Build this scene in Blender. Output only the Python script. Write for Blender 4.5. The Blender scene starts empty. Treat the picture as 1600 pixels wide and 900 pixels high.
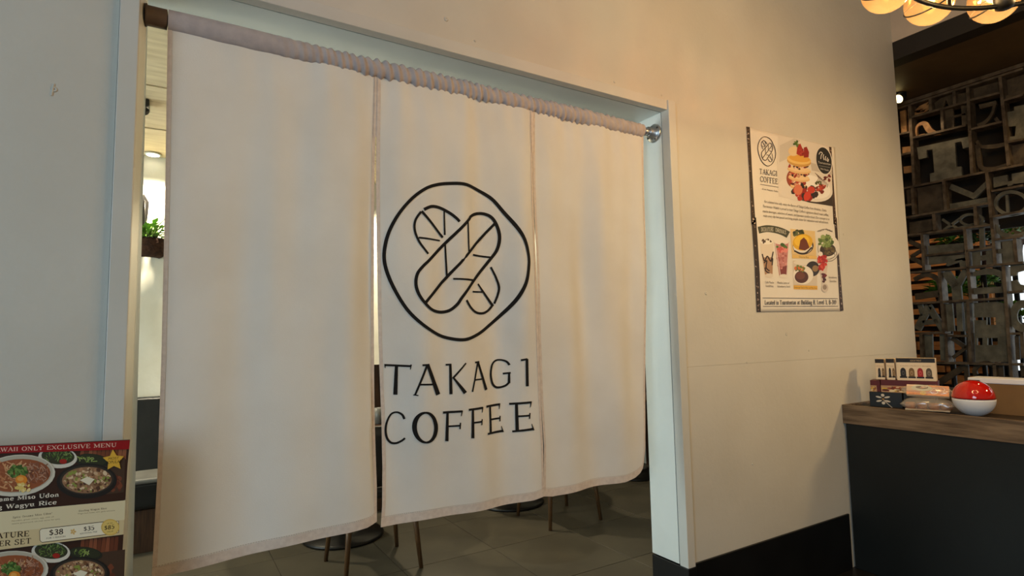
import bpy, math, random
from mathutils import Vector, Matrix
from mathutils.geometry import tessellate_polygon

random.seed(7)
SC = bpy.context.scene
COL = SC.collection
PI = math.pi

# ------------------------------------------------------------------ camera
H = 1.35                                   # eye height
FPX = 889.0                                # focal length in pixels of the 1600x900 frame
R1 = Vector((0.85425738, 0.02802758, 0.5190942))     # world x (along the doorway wall) in camera space (right, down, forward)
R2 = Vector((-0.51951827, 0.08171035, 0.85054346))   # world y (through the doorway)
R3 = Vector((-0.01857669, -0.99626195, 0.08436251))  # world z
cam = bpy.data.cameras.new('camera')
cam_o = bpy.data.objects.new('camera', cam)
COL.objects.link(cam_o)
cam.sensor_width = 36.0
cam.lens = 36.0 * FPX / 1600.0
cam.clip_start = 0.02
cx = Vector((R1[0], R2[0], R3[0])); cy = -Vector((R1[1], R2[1], R3[1])); cz = -Vector((R1[2], R2[2], R3[2]))
cam_o.matrix_world = Matrix(((cx[0], cy[0], cz[0], 0), (cx[1], cy[1], cz[1], 0), (cx[2], cy[2], cz[2], H), (0, 0, 0, 1)))
SC.camera = cam_o

# ------------------------------------------------------------------ world, lights, exposure
w = bpy.data.worlds.new('world'); SC.world = w; w.use_nodes = True
w.node_tree.nodes['Background'].inputs[0].default_value = (0.75, 0.86, 1.0, 1)
w.node_tree.nodes['Background'].inputs[1].default_value = 0.6
SC.view_settings.view_transform = 'Standard'
SC.view_settings.look = 'None'
SC.view_settings.gamma = 1.0
SC.view_settings.use_curve_mapping = False
SC.view_settings.exposure = 0.43


def area(name, loc, target, sx, sy, power, color):
    l = bpy.data.lights.new(name, 'AREA'); l.shape = 'RECTANGLE'; l.size = sx; l.size_y = sy
    l.energy = power; l.color = color
    o = bpy.data.objects.new(name, l); COL.objects.link(o); o.location = loc
    o.rotation_euler = (Vector(target) - Vector(loc)).to_track_quat('-Z', 'Z').to_euler()
    return o


def spot(name, loc, target, power, color, angle=80, radius=0.03, blend=0.5):
    l = bpy.data.lights.new(name, 'SPOT'); l.energy = power; l.color = color; l.spot_size = math.radians(angle)
    l.spot_blend = blend; l.shadow_soft_size = radius
    o = bpy.data.objects.new(name, l); COL.objects.link(o); o.location = loc
    o.rotation_euler = (Vector(target) - Vector(loc)).to_track_quat('-Z', 'Z').to_euler()
    return o


def point(name, loc, power, color, radius=0.03):
    l = bpy.data.lights.new(name, 'POINT'); l.energy = power; l.color = color; l.shadow_soft_size = radius
    o = bpy.data.objects.new(name, l); COL.objects.link(o); o.location = loc
    return o


COOL = (0.62, 0.85, 1.0)
WARM = (1.0, 0.66, 0.29)
GLOBE = (1.0, 0.90, 0.76)               # a lamp inside an amber globe
area('window_daylight', (-3.40, -1.7, 2.0), (1.0, 1.6, 1.4), 2.2, 2.4, 80, COOL)            # daylight of the shopfront window on the left
area('dining_window_daylight', (-2.3, 3.45, 1.35), (2.0, 2.3, 1.1), 1.5, 2.0, 46, (0.84, 1.0, 0.97))  # daylight window of the dining room
spot('dining_downlight', (-0.10, 4.66, 2.70), (-0.10, 4.85, 0.0), 110, (1.0, 0.88, 0.64), 120, 0.04)
spot('dining_downlight', (1.7, 4.5, 2.70), (1.7, 4.75, 0.0), 110, (1.0, 0.88, 0.64), 120, 0.04)
spot('dining_downlight', (3.4, 4.5, 2.70), (3.4, 4.75, 0.0), 20, (1.0, 0.90, 0.66), 120, 0.04)
spot('screen_spot_light', (4.99, 2.145, 3.17), (5.2, 2.15, 2.5), 15, (1.0, 0.72, 0.42), 110, 0.02)
spot('added_rear_spot', (5.75, 2.5, 3.0), (6.5, 2.45, 1.5), 26, (1.0, 0.72, 0.42), 90, 0.03)  # unseen warm spot added to light the plank wall behind the screen
spot('added_passage_spot', (5.0, -1.3, 3.2), (3.5, 1.9, 1.9), 300, WARM, 44, 0.25, 1.0)  # unseen soffit spot, added to warm the wall right of the doorway
spot('added_passage_spot', (4.85, 0.9, 3.2), (5.25, 0.9, 1.6), 14, WARM, 130, 0.05)  # unseen soffit spot, added to brighten the letter screen
area('rear_window_daylight', (6.15, -0.2, 2.3), (5.9, 1.6, 1.2), 0.8, 1.0, 10, (0.9, 1.0, 0.95))

# ------------------------------------------------------------------ rays of the camera onto real planes (used to measure the place)


def ray(px, py):
    v = Vector((px - 800.0, py - 450.0, FPX))
    return Vector((R1.dot(v), R2.dot(v), R3.dot(v)))


def on_y(px, py, Y):
    d = ray(px, py); return Vector((0, 0, H)) + d * (Y / d.y)


def on_x(px, py, X):
    d = ray(px, py); return Vector((0, 0, H)) + d * (X / d.x)


def on_z(px, py, Z):
    d = ray(px, py); return Vector((0, 0, H)) + d * ((Z - H) / d.z)


def on_plane(px, py, p0, n):
    d = ray(px, py); o = Vector((0, 0, H))
    return o + d * ((Vector(p0) - o).dot(n) / d.dot(n))


# ------------------------------------------------------------------ materials
def lin(c):
    out = []
    for v in c[:3]:
        v = v / 255.0
        out.append(v / 12.92 if v <= 0.04045 else ((v + 0.055) / 1.055) ** 2.4)
    return (out[0], out[1], out[2], 1.0)


def mat(name, c, rough=0.6, metal=0.0, c2=None, scale=8.0, stretch=None, bump=0.0, bscale=60.0, spec=0.4, detail=4.0, trans=0.0, coat=0.0, lo=0.35, hi=0.65):
    m = bpy.data.materials.new(name); m.use_nodes = True
    nt = m.node_tree; b = nt.nodes['Principled BSDF']
    b.inputs['Base Color'].default_value = lin(c)
    b.inputs['Roughness'].default_value = rough; b.inputs['Metallic'].default_value = metal
    b.inputs['Specular IOR Level'].default_value = spec
    b.inputs['Transmission Weight'].default_value = trans
    b.inputs['Coat Weight'].default_value = coat
    tc = nt.nodes.new('ShaderNodeTexCoord')
    mp = nt.nodes.new('ShaderNodeMapping')
    nt.links.new(tc.outputs['Object'], mp.inputs[0])
    if stretch: mp.inputs['Scale'].default_value = stretch
    if c2:
        n = nt.nodes.new('ShaderNodeTexNoise'); n.inputs['Scale'].default_value = scale; n.inputs['Detail'].default_value = detail
        nt.links.new(mp.outputs[0], n.inputs['Vector'])
        r = nt.nodes.new('ShaderNodeValToRGB')
        r.color_ramp.elements[0].position = lo; r.color_ramp.elements[0].color = lin(c)
        r.color_ramp.elements[1].position = hi; r.color_ramp.elements[1].color = lin(c2)
        nt.links.new(n.outputs[0], r.inputs[0]); nt.links.new(r.outputs[0], b.inputs['Base Color'])
    if bump:
        n2 = nt.nodes.new('ShaderNodeTexNoise'); n2.inputs['Scale'].default_value = bscale; n2.inputs['Detail'].default_value = 3
        nt.links.new(mp.outputs[0], n2.inputs['Vector'])
        bp = nt.nodes.new('ShaderNodeBump'); bp.inputs['Strength'].default_value = bump; bp.inputs['Distance'].default_value = 0.01
        nt.links.new(n2.outputs[0], bp.inputs['Height']); nt.links.new(bp.outputs[0], b.inputs['Normal'])
    return m


def emit(name, c, s):
    m = bpy.data.materials.new(name); m.use_nodes = True
    nt = m.node_tree; nt.nodes.remove(nt.nodes['Principled BSDF'])
    e = nt.nodes.new('ShaderNodeEmission'); e.inputs[0].default_value = lin(c); e.inputs[1].default_value = s
    nt.links.new(e.outputs[0], nt.nodes['Material Output'].inputs[0])
    return m


def print_mat(name, rough=0.45):
    m = bpy.data.materials.new(name); m.use_nodes = True
    nt = m.node_tree; b = nt.nodes['Principled BSDF']
    a = nt.nodes.new('ShaderNodeAttribute'); a.attribute_name = 'ink'
    nt.links.new(a.outputs['Color'], b.inputs['Base Color'])
    b.inputs['Roughness'].default_value = rough; b.inputs['Specular IOR Level'].default_value = 0.3
    return m


M = dict(
    wall=mat('wall_paint', (206, 203, 194), 0.55, c2=(199, 195, 185), scale=2.2, bump=0.12, bscale=45),
    trim=mat('gloss_trim_paint', (228, 232, 228), 0.28, c2=(220, 224, 220), scale=3, bump=0.04, bscale=30),
    casing=mat('casing_paint', (206, 205, 199), 0.35, c2=(199, 198, 191), scale=3, bump=0.04, bscale=30),
    groove=mat('groove_shadow_gap', (150, 155, 152), 0.6, c2=(130, 134, 132), scale=5),
    base=mat('black_skirting', (14, 15, 16), 0.4, c2=(20, 21, 22), scale=6),
    ceil=mat('ceiling_paint', (205, 195, 180), 0.8, c2=(190, 180, 165), scale=3),
    soffit=mat('dark_soffit', (96, 76, 50), 0.6, c2=(80, 62, 40), scale=3, bump=0.1, bscale=20),
    fascia=mat('dark_fascia', (36, 30, 25), 0.6, c2=(30, 25, 20), scale=5),
    bulk=mat('bulkhead_paint', (190, 175, 158), 0.7, c2=(178, 164, 148), scale=4),
    floor=mat('black_floor', (20, 20, 20), 0.4, c2=(30, 29, 28), scale=3),
    tile=mat('grey_stone_tile', (68, 63, 52), 0.4, c2=(81, 75, 62), scale=3.0, bump=0.06, bscale=14),
    grout=mat('tile_grout', (52, 48, 40), 0.9, c2=(60, 55, 46), scale=20),
    plaster=mat('white_plaster', (236, 230, 214), 0.7, c2=(226, 219, 200), scale=5, bump=0.5, bscale=9),
    plank=mat('board_ceiling', (226, 208, 172), 0.7, c2=(205, 184, 146), scale=4, stretch=(1, 6, 1), bump=0.2, bscale=25),
    cloth=None, sleeve=mat('shaded_pocket_cloth', (188, 178, 176), 0.9, c2=(176, 166, 166), scale=30, bump=0.1, bscale=200),  # pocket darker than the panels: the header's shade put into its colour
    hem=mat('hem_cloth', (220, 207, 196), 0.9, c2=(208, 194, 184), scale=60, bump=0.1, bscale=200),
    stitch=mat('stitch_thread', (196, 180, 168), 0.9, c2=(186, 170, 158), scale=60),
    steel=mat('satin_steel', (190, 192, 194), 0.3, 0.9, c2=(170, 172, 174), scale=20),
    cup=mat('brown_rubber_cup', (98, 84, 74), 0.6, c2=(84, 71, 62), scale=20),
    paper=mat('poster_paper', (232, 226, 216), 0.45, c2=(228, 221, 210), scale=4),
    darkpaper=mat('menu_board_edge', (40, 34, 30), 0.5, c2=(50, 44, 38), scale=4),
    black=mat('black_paint', (16, 16, 17), 0.45, c2=(22, 22, 23), scale=10),
    counter=mat('black_green_laminate', (14, 19, 20), 0.55, c2=(17, 23, 24), scale=3, bump=0.03, bscale=80),
    oak=mat('grey_brown_oak', (128, 108, 86), 0.5, c2=(84, 68, 52), scale=7, stretch=(9, 0.7, 9), bump=0.15, bscale=30, detail=6),
    tray=mat('tray_recess', (58, 48, 38), 0.6, c2=(46, 38, 30), scale=6),
    bench=mat('black_vinyl', (22, 23, 24), 0.3, c2=(28, 29, 30), scale=12, bump=0.08, bscale=50),
    seatgrey=mat('lit_seat_and_cup_grey', (120, 118, 112), 0.4, c2=(104, 102, 97), scale=8),  # light on the black seat put into a grey; also the tumbler's grey
    benchwood=mat('dark_bench_wood', (74, 48, 30), 0.5, c2=(46, 29, 18), scale=6, stretch=(14, 2, 1), bump=0.1, bscale=30),
    legwood=mat('brown_leg_wood', (96, 68, 40), 0.45, c2=(74, 50, 28), scale=10, stretch=(8, 8, 1), bump=0.06, bscale=40),
    chairseat=mat('dark_chair_vinyl', (34, 30, 28), 0.4, c2=(42, 37, 34), scale=14, bump=0.06, bscale=60),
    iron=mat('cast_iron', (22, 20, 19), 0.35, 0.3, c2=(30, 27, 25), scale=20, bump=0.06, bscale=80),
    tabletop=mat('dark_table_wood', (80, 54, 34), 0.4, c2=(56, 36, 22), scale=5, stretch=(1, 8, 1)),
    rail=mat('aged_steel_rail', (112, 98, 80), 0.55, 0.35, c2=(74, 62, 48), scale=18, bump=0.2, bscale=60),
    typewood=mat('worn_type_wood', (176, 134, 84), 0.6, c2=(120, 84, 50), scale=14, bump=0.3, bscale=50),
    typegrey=mat('grey_green_type_metal', (116, 112, 96), 0.6, 0.25, c2=(84, 82, 70), scale=12, bump=0.3, bscale=50),
    typedark=mat('dark_type_metal', (88, 76, 58), 0.6, 0.2, c2=(62, 52, 38), scale=12, bump=0.3, bscale=50),
    backdark=mat('dark_backing', (38, 31, 22), 0.8, c2=(28, 22, 15), scale=4),
    slat=mat('warm_plank', (190, 128, 72), 0.6, c2=(146, 92, 48), scale=6, stretch=(4, 0.8, 8), bump=0.15, bscale=40),
    leaf=mat('green_leaf', (104, 148, 44), 0.5, c2=(62, 104, 26), scale=20),
    leaf2=mat('deep_green_leaf', (66, 92, 38), 0.5, c2=(38, 60, 24), scale=20),
    soil=mat('coir_basket', (74, 46, 30), 0.9, c2=(48, 28, 18), scale=30, bump=0.6, bscale=60),
    red=mat('glossy_red_plastic', (190, 22, 10), 0.07, c2=(180, 18, 8), scale=3, coat=0.6, spec=0.5),
    whitep=mat('white_plastic', (226, 228, 234), 0.4, c2=(218, 221, 228), scale=5),
    seam=mat('seam_grey', (70, 68, 66), 0.5, c2=(60, 58, 56), scale=5),
    kraft=mat('tan_board', (126, 96, 58), 0.6, c2=(112, 84, 50), scale=5),
    carton=mat('cream_carton', (232, 212, 180), 0.5, c2=(224, 202, 168), scale=6),
    redcarton=mat('dark_red_carton', (96, 26, 20), 0.45, c2=(82, 20, 16), scale=6),
    blackcarton=mat('black_carton', (20, 23, 24), 0.45, c2=(26, 29, 30), scale=6),
    brass=mat('dark_bronze', (40, 31, 22), 0.4, 0.7, c2=(52, 40, 28), scale=20),
    biscuit=mat('brown_biscuit', (186, 122, 62), 0.7, c2=(138, 80, 36), scale=30, bump=0.5, bscale=60),
    blackwire=mat('black_wire', (12, 10, 8), 0.5, c2=(16, 13, 10), scale=20),
    bulb=emit('lamp_filament', (255, 206, 120), 9.0),
    lampwhite=emit('downlight_lens', (255, 246, 220), 7.0),
    sconce=emit('spot_lens', (255, 226, 150), 6.0),
    skypane=emit('window_daylight_pane', (226, 236, 240), 1.1),
)
INK = print_mat('printed_ink'); M['ink'] = INK
CLOTHINK = print_mat('cloth_ink', 0.9)

# white noren cloth: fine weave bump and a little light passing through
m = mat('white_cotton', (226, 223, 219), 0.9, c2=(220, 216, 211), scale=5, bump=0.06, bscale=260, spec=0.15)
nt = m.node_tree; b = nt.nodes['Principled BSDF']; out = nt.nodes['Material Output']
tl = nt.nodes.new('ShaderNodeBsdfTranslucent'); tl.inputs[0].default_value = lin((236, 226, 208))
mx = nt.nodes.new('ShaderNodeMixShader'); mx.inputs[0].default_value = 0.10
nt.links.new(b.outputs[0], mx.inputs[1]); nt.links.new(tl.outputs[0], mx.inputs[2]); nt.links.new(mx.outputs[0], out.inputs[0])
M['cloth'] = m

# amber seeded glass of the chandelier
m = bpy.data.materials.new('amber_seeded_glass'); m.use_nodes = True
nt = m.node_tree; nt.nodes.remove(nt.nodes['Principled BSDF']); out = nt.nodes['Material Output']
tr = nt.nodes.new('ShaderNodeBsdfTransparent'); tr.inputs[0].default_value = (1.0, 0.72, 0.36, 1)
tl = nt.nodes.new('ShaderNodeBsdfTranslucent'); tl.inputs[0].default_value = (1.0, 0.50, 0.16, 1)
gl = nt.nodes.new('ShaderNodeBsdfGlossy'); gl.inputs['Roughness'].default_value = 0.12
m1 = nt.nodes.new('ShaderNodeMixShader'); m1.inputs[0].default_value = 0.03
m2 = nt.nodes.new('ShaderNodeMixShader'); m2.inputs[0].default_value = 0.06
nt.links.new(tr.outputs[0], m1.inputs[1]); nt.links.new(tl.outputs[0], m1.inputs[2])
nt.links.new(m1.outputs[0], m2.inputs[1]); nt.links.new(gl.outputs[0], m2.inputs[2]); nt.links.new(m2.outputs[0], out.inputs[0])
M['amber'] = m

# clear wrapping film
m = bpy.data.materials.new('clear_film'); m.use_nodes = True
nt = m.node_tree; nt.nodes.remove(nt.nodes['Principled BSDF']); out = nt.nodes['Material Output']
tr = nt.nodes.new('ShaderNodeBsdfTransparent'); tr.inputs[0].default_value = (0.96, 0.95, 0.92, 1)
gl = nt.nodes.new('ShaderNodeBsdfGlossy'); gl.inputs['Roughness'].default_value = 0.2
df = nt.nodes.new('ShaderNodeBsdfDiffuse'); df.inputs[0].default_value = (0.8, 0.74, 0.64, 1)
m1 = nt.nodes.new('ShaderNodeMixShader'); m1.inputs[0].default_value = 0.14
m2 = nt.nodes.new('ShaderNodeMixShader'); m2.inputs[0].default_value = 0.22
nt.links.new(tr.outputs[0], m1.inputs[1]); nt.links.new(gl.outputs[0], m1.inputs[2])
nt.links.new(m1.outputs[0], m2.inputs[1]); nt.links.new(df.outputs[0], m2.inputs[2]); nt.links.new(m2.outputs[0], out.inputs[0])
M['film'] = m


# ------------------------------------------------------------------ mesh helpers
class MB:
    def __init__(s): s.v = []; s.f = []

    def quad(s, a, b, c, d):
        n = len(s.v); s.v += [tuple(a), tuple(b), tuple(c), tuple(d)]; s.f.append((n, n + 1, n + 2, n + 3)); return s

    def box(s, lo, hi):
        x0, y0, z0 = lo; x1, y1, z1 = hi
        return s.hexa([(x0, y0, z0), (x1, y0, z0), (x1, y1, z0), (x0, y1, z0), (x0, y0, z1), (x1, y0, z1), (x1, y1, z1), (x0, y1, z1)])

    def hexa(s, p):
        n = len(s.v); s.v += [tuple(q) for q in p]
        for f in ((3, 2, 1, 0), (4, 5, 6, 7), (0, 1, 5, 4), (1, 2, 6, 5), (2, 3, 7, 6), (3, 0, 4, 7)):
            s.f.append(tuple(n + i for i in f))
        return s

    def obox(s, o, ax, ay, az):
        """a box spanned from corner o by three edge vectors"""
        o, ax, ay, az = Vector(o), Vector(ax), Vector(ay), Vector(az)
        return s.hexa([o, o + ax, o + ax + ay, o + ay, o + az, o + ax + az, o + ax + ay + az, o + ay + az])

    def prism(s, pts, off):
        """extrude a planar polygon along off"""
        pts = [Vector(p) for p in pts]; off = Vector(off); n = len(s.v); k = len(pts)
        s.v += [tuple(p) for p in pts] + [tuple(p + off) for p in pts]
        for t in tessellate_polygon([pts]):
            s.f.append((n + t[0], n + t[1], n + t[2])); s.f.append((n + k + t[2], n + k + t[1], n + k + t[0]))
        for i in range(k):
            j = (i + 1) % k; s.f.append((n + i, n + j, n + k + j, n + k + i))
        return s

    def tube(s, path, rad, seg=10, closed=False, caps=True):
        path = [Vector(p) for p in path]; n = len(path); base = len(s.v)
        if not hasattr(rad, '__len__'): rad = [rad] * n
        prev = None
        for i, p in enumerate(path):
            if closed: t = path[(i + 1) % n] - path[i - 1]
            else: t = path[min(i + 1, n - 1)] - path[max(i - 1, 0)]
            t.normalize()
            if prev is None:
                a = Vector((0, 0, 1)) if abs(t.z) < 0.9 else Vector((1, 0, 0))
                u = t.cross(a).normalized()
            else:
                u = (prev - t * prev.dot(t)).normalized()
            prev = u; q = t.cross(u)
            for k in range(seg):
                an = 2 * PI * k / seg
                s.v.append(tuple(p + (u * math.cos(an) + q * math.sin(an)) * rad[i]))
        for i in range(n if closed else n - 1):
            j = (i + 1) % n
            for k in range(seg):
                k2 = (k + 1) % seg
                s.f.append((base + i * seg + k, base + i * seg + k2, base + j * seg + k2, base + j * seg + k))
        if caps and not closed:
            s.f.append(tuple(base + k for k in reversed(range(seg)))); s.f.append(tuple(base + (n - 1) * seg + k for k in range(seg)))
        return s

    def lathe(s, prof, c, seg=32, axis=None):
        """prof: (radius, height) pairs turned about a vertical axis (or the given axis) through c"""
        c = Vector(c); ax = Vector(axis).normalized() if axis else Vector((0, 0, 1))
        u = ax.orthogonal().normalized(); q = ax.cross(u); base = len(s.v)
        for r, h in prof:
            for k in range(seg):
                an = 2 * PI * k / seg
                s.v.append(tuple(c + ax * h + (u * math.cos(an) + q * math.sin(an)) * r))
        for i in range(len(prof) - 1):
            for k in range(seg):
                k2 = (k + 1) % seg
                s.f.append((base + i * seg + k, base + i * seg + k2, base + (i + 1) * seg + k2, base + (i + 1) * seg + k))
        s.f.append(tuple(base + k for k in reversed(range(seg)))); s.f.append(tuple(base + (len(prof) - 1) * seg + k for k in range(seg)))
        return s

    def grid(s, fn, nu, nv):
        base = len(s.v)
        for j in range(nv + 1):
            for i in range(nu + 1):
                s.v.append(tuple(fn(i / nu, j / nv)))
        for j in range(nv):
            for i in range(nu):
                a = base + j * (nu + 1) + i
                s.f.append((a, a + 1, a + nu + 2, a + nu + 1))
        return s

    def build(s, name, m, parent=None, smooth=False, bevel=0.0, seg=2):
        me = bpy.data.meshes.new(name); me.from_pydata(s.v, [], s.f); me.update()
        o = bpy.data.objects.new(name, me); COL.objects.link(o)
        me.materials.append(m)
        if smooth:
            for p in me.polygons: p.use_smooth = True
        if bevel:
            bv = o.modifiers.new('bevel', 'BEVEL'); bv.width = bevel; bv.segments = seg; bv.limit_method = 'ANGLE'; bv.angle_limit = math.radians(40)
        if parent is not None: attach(o, parent)
        return o


def attach(o, parent):
    o.parent = parent
    if parent.parent is None: o.matrix_parent_inverse = Matrix.Translation(-parent.location)


def tag(o, label, cat, group=None):
    o['label'] = label; o['category'] = cat
    if group: o['group'] = group
    return o


def thing(name, label, cat, loc=(0, 0, 0), group=None):
    o = bpy.data.objects.new(name, None); COL.objects.link(o); o.location = loc; o.empty_display_size = 0.05
    return tag(o, label, cat, group)


def struct(o): o['kind'] = 'structure'; return o


def copy_tree(root, loc, label, group=None):
    r = root.copy(); COL.objects.link(r); r.location = loc; r['label'] = label
    if group: r['group'] = group
    for ch in list(root.children):
        c = ch.copy(); COL.objects.link(c); c.parent = r
        for g in list(ch.children):
            d = g.copy(); COL.objects.link(d); d.parent = c
    return r


def smooth_path(pts, closed=False, n=8):
    P = [Vector((p[0], p[1], 0)) for p in pts]; out = []; k = len(P)
    for i in range(k if closed else k - 1):
        p0 = P[(i - 1) % k] if (closed or i > 0) else P[0]
        p1 = P[i]; p2 = P[(i + 1) % k]
        p3 = P[(i + 2) % k] if (closed or i + 2 < k) else P[-1]
        for q in range(n):
            t = q / n
            out.append(0.5 * ((2 * p1) + (p2 - p0) * t + (2 * p0 - 5 * p1 + 4 * p2 - p3) * t * t + (3 * p1 - p0 - 3 * p2 + p3) * t ** 3))
    if not closed: out.append(P[-1])
    return [(p.x, p.y) for p in out]


def strip_quads(pts, wd, closed=False):
    """2D ribbon: returns (verts, faces)"""
    n = len(pts)
    if not hasattr(wd, '__len__'): wd = [wd] * n
    elif len(wd) != n:
        wd = [wd[min(int(i / (n - 1) * (len(wd) - 1)), len(wd) - 2)] * (1 - (i / (n - 1) * (len(wd) - 1) - min(int(i / (n - 1) * (len(wd) - 1)), len(wd) - 2))) +
              wd[min(int(i / (n - 1) * (len(wd) - 1)), len(wd) - 2) + 1] * (i / (n - 1) * (len(wd) - 1) - min(int(i / (n - 1) * (len(wd) - 1)), len(wd) - 2)) for i in range(n)]
    V = []; F = []
    for i, (x, y) in enumerate(pts):
        a = pts[(i - 1) % n] if (closed or i > 0) else pts[i]
        c = pts[(i + 1) % n] if (closed or i < n - 1) else pts[i]
        dx, dy = c[0] - a[0], c[1] - a[1]; l = math.hypot(dx, dy) or 1
        nx, ny = -dy / l * wd[i] / 2, dx / l * wd[i] / 2
        V += [(x + nx, y + ny), (x - nx, y - ny)]
    for i in range(n if closed else n - 1):
        j = (i + 1) % n; F.append((2 * i, 2 * i + 1, 2 * j + 1, 2 * j))
    return V, F


# ------------------------------------------------------------------ printing: flat coloured shapes layered on a sheet
_txt_cache = {}


def text_geo(body):
    if body not in _txt_cache:
        cu = bpy.data.curves.new('txt', 'FONT'); cu.body = body; cu.size = 1.0; cu.resolution_u = 2
        ob = bpy.data.objects.new('txt', cu); me = ob.to_mesh()
        V = [(v.co.x, v.co.y) for v in me.vertices]; F = [tuple(p.vertices) for p in me.polygons]
        ob.to_mesh_clear(); bpy.data.objects.remove(ob); bpy.data.curves.remove(cu)
        _txt_cache[body] = (V, F)
    return _txt_cache[body]


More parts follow.
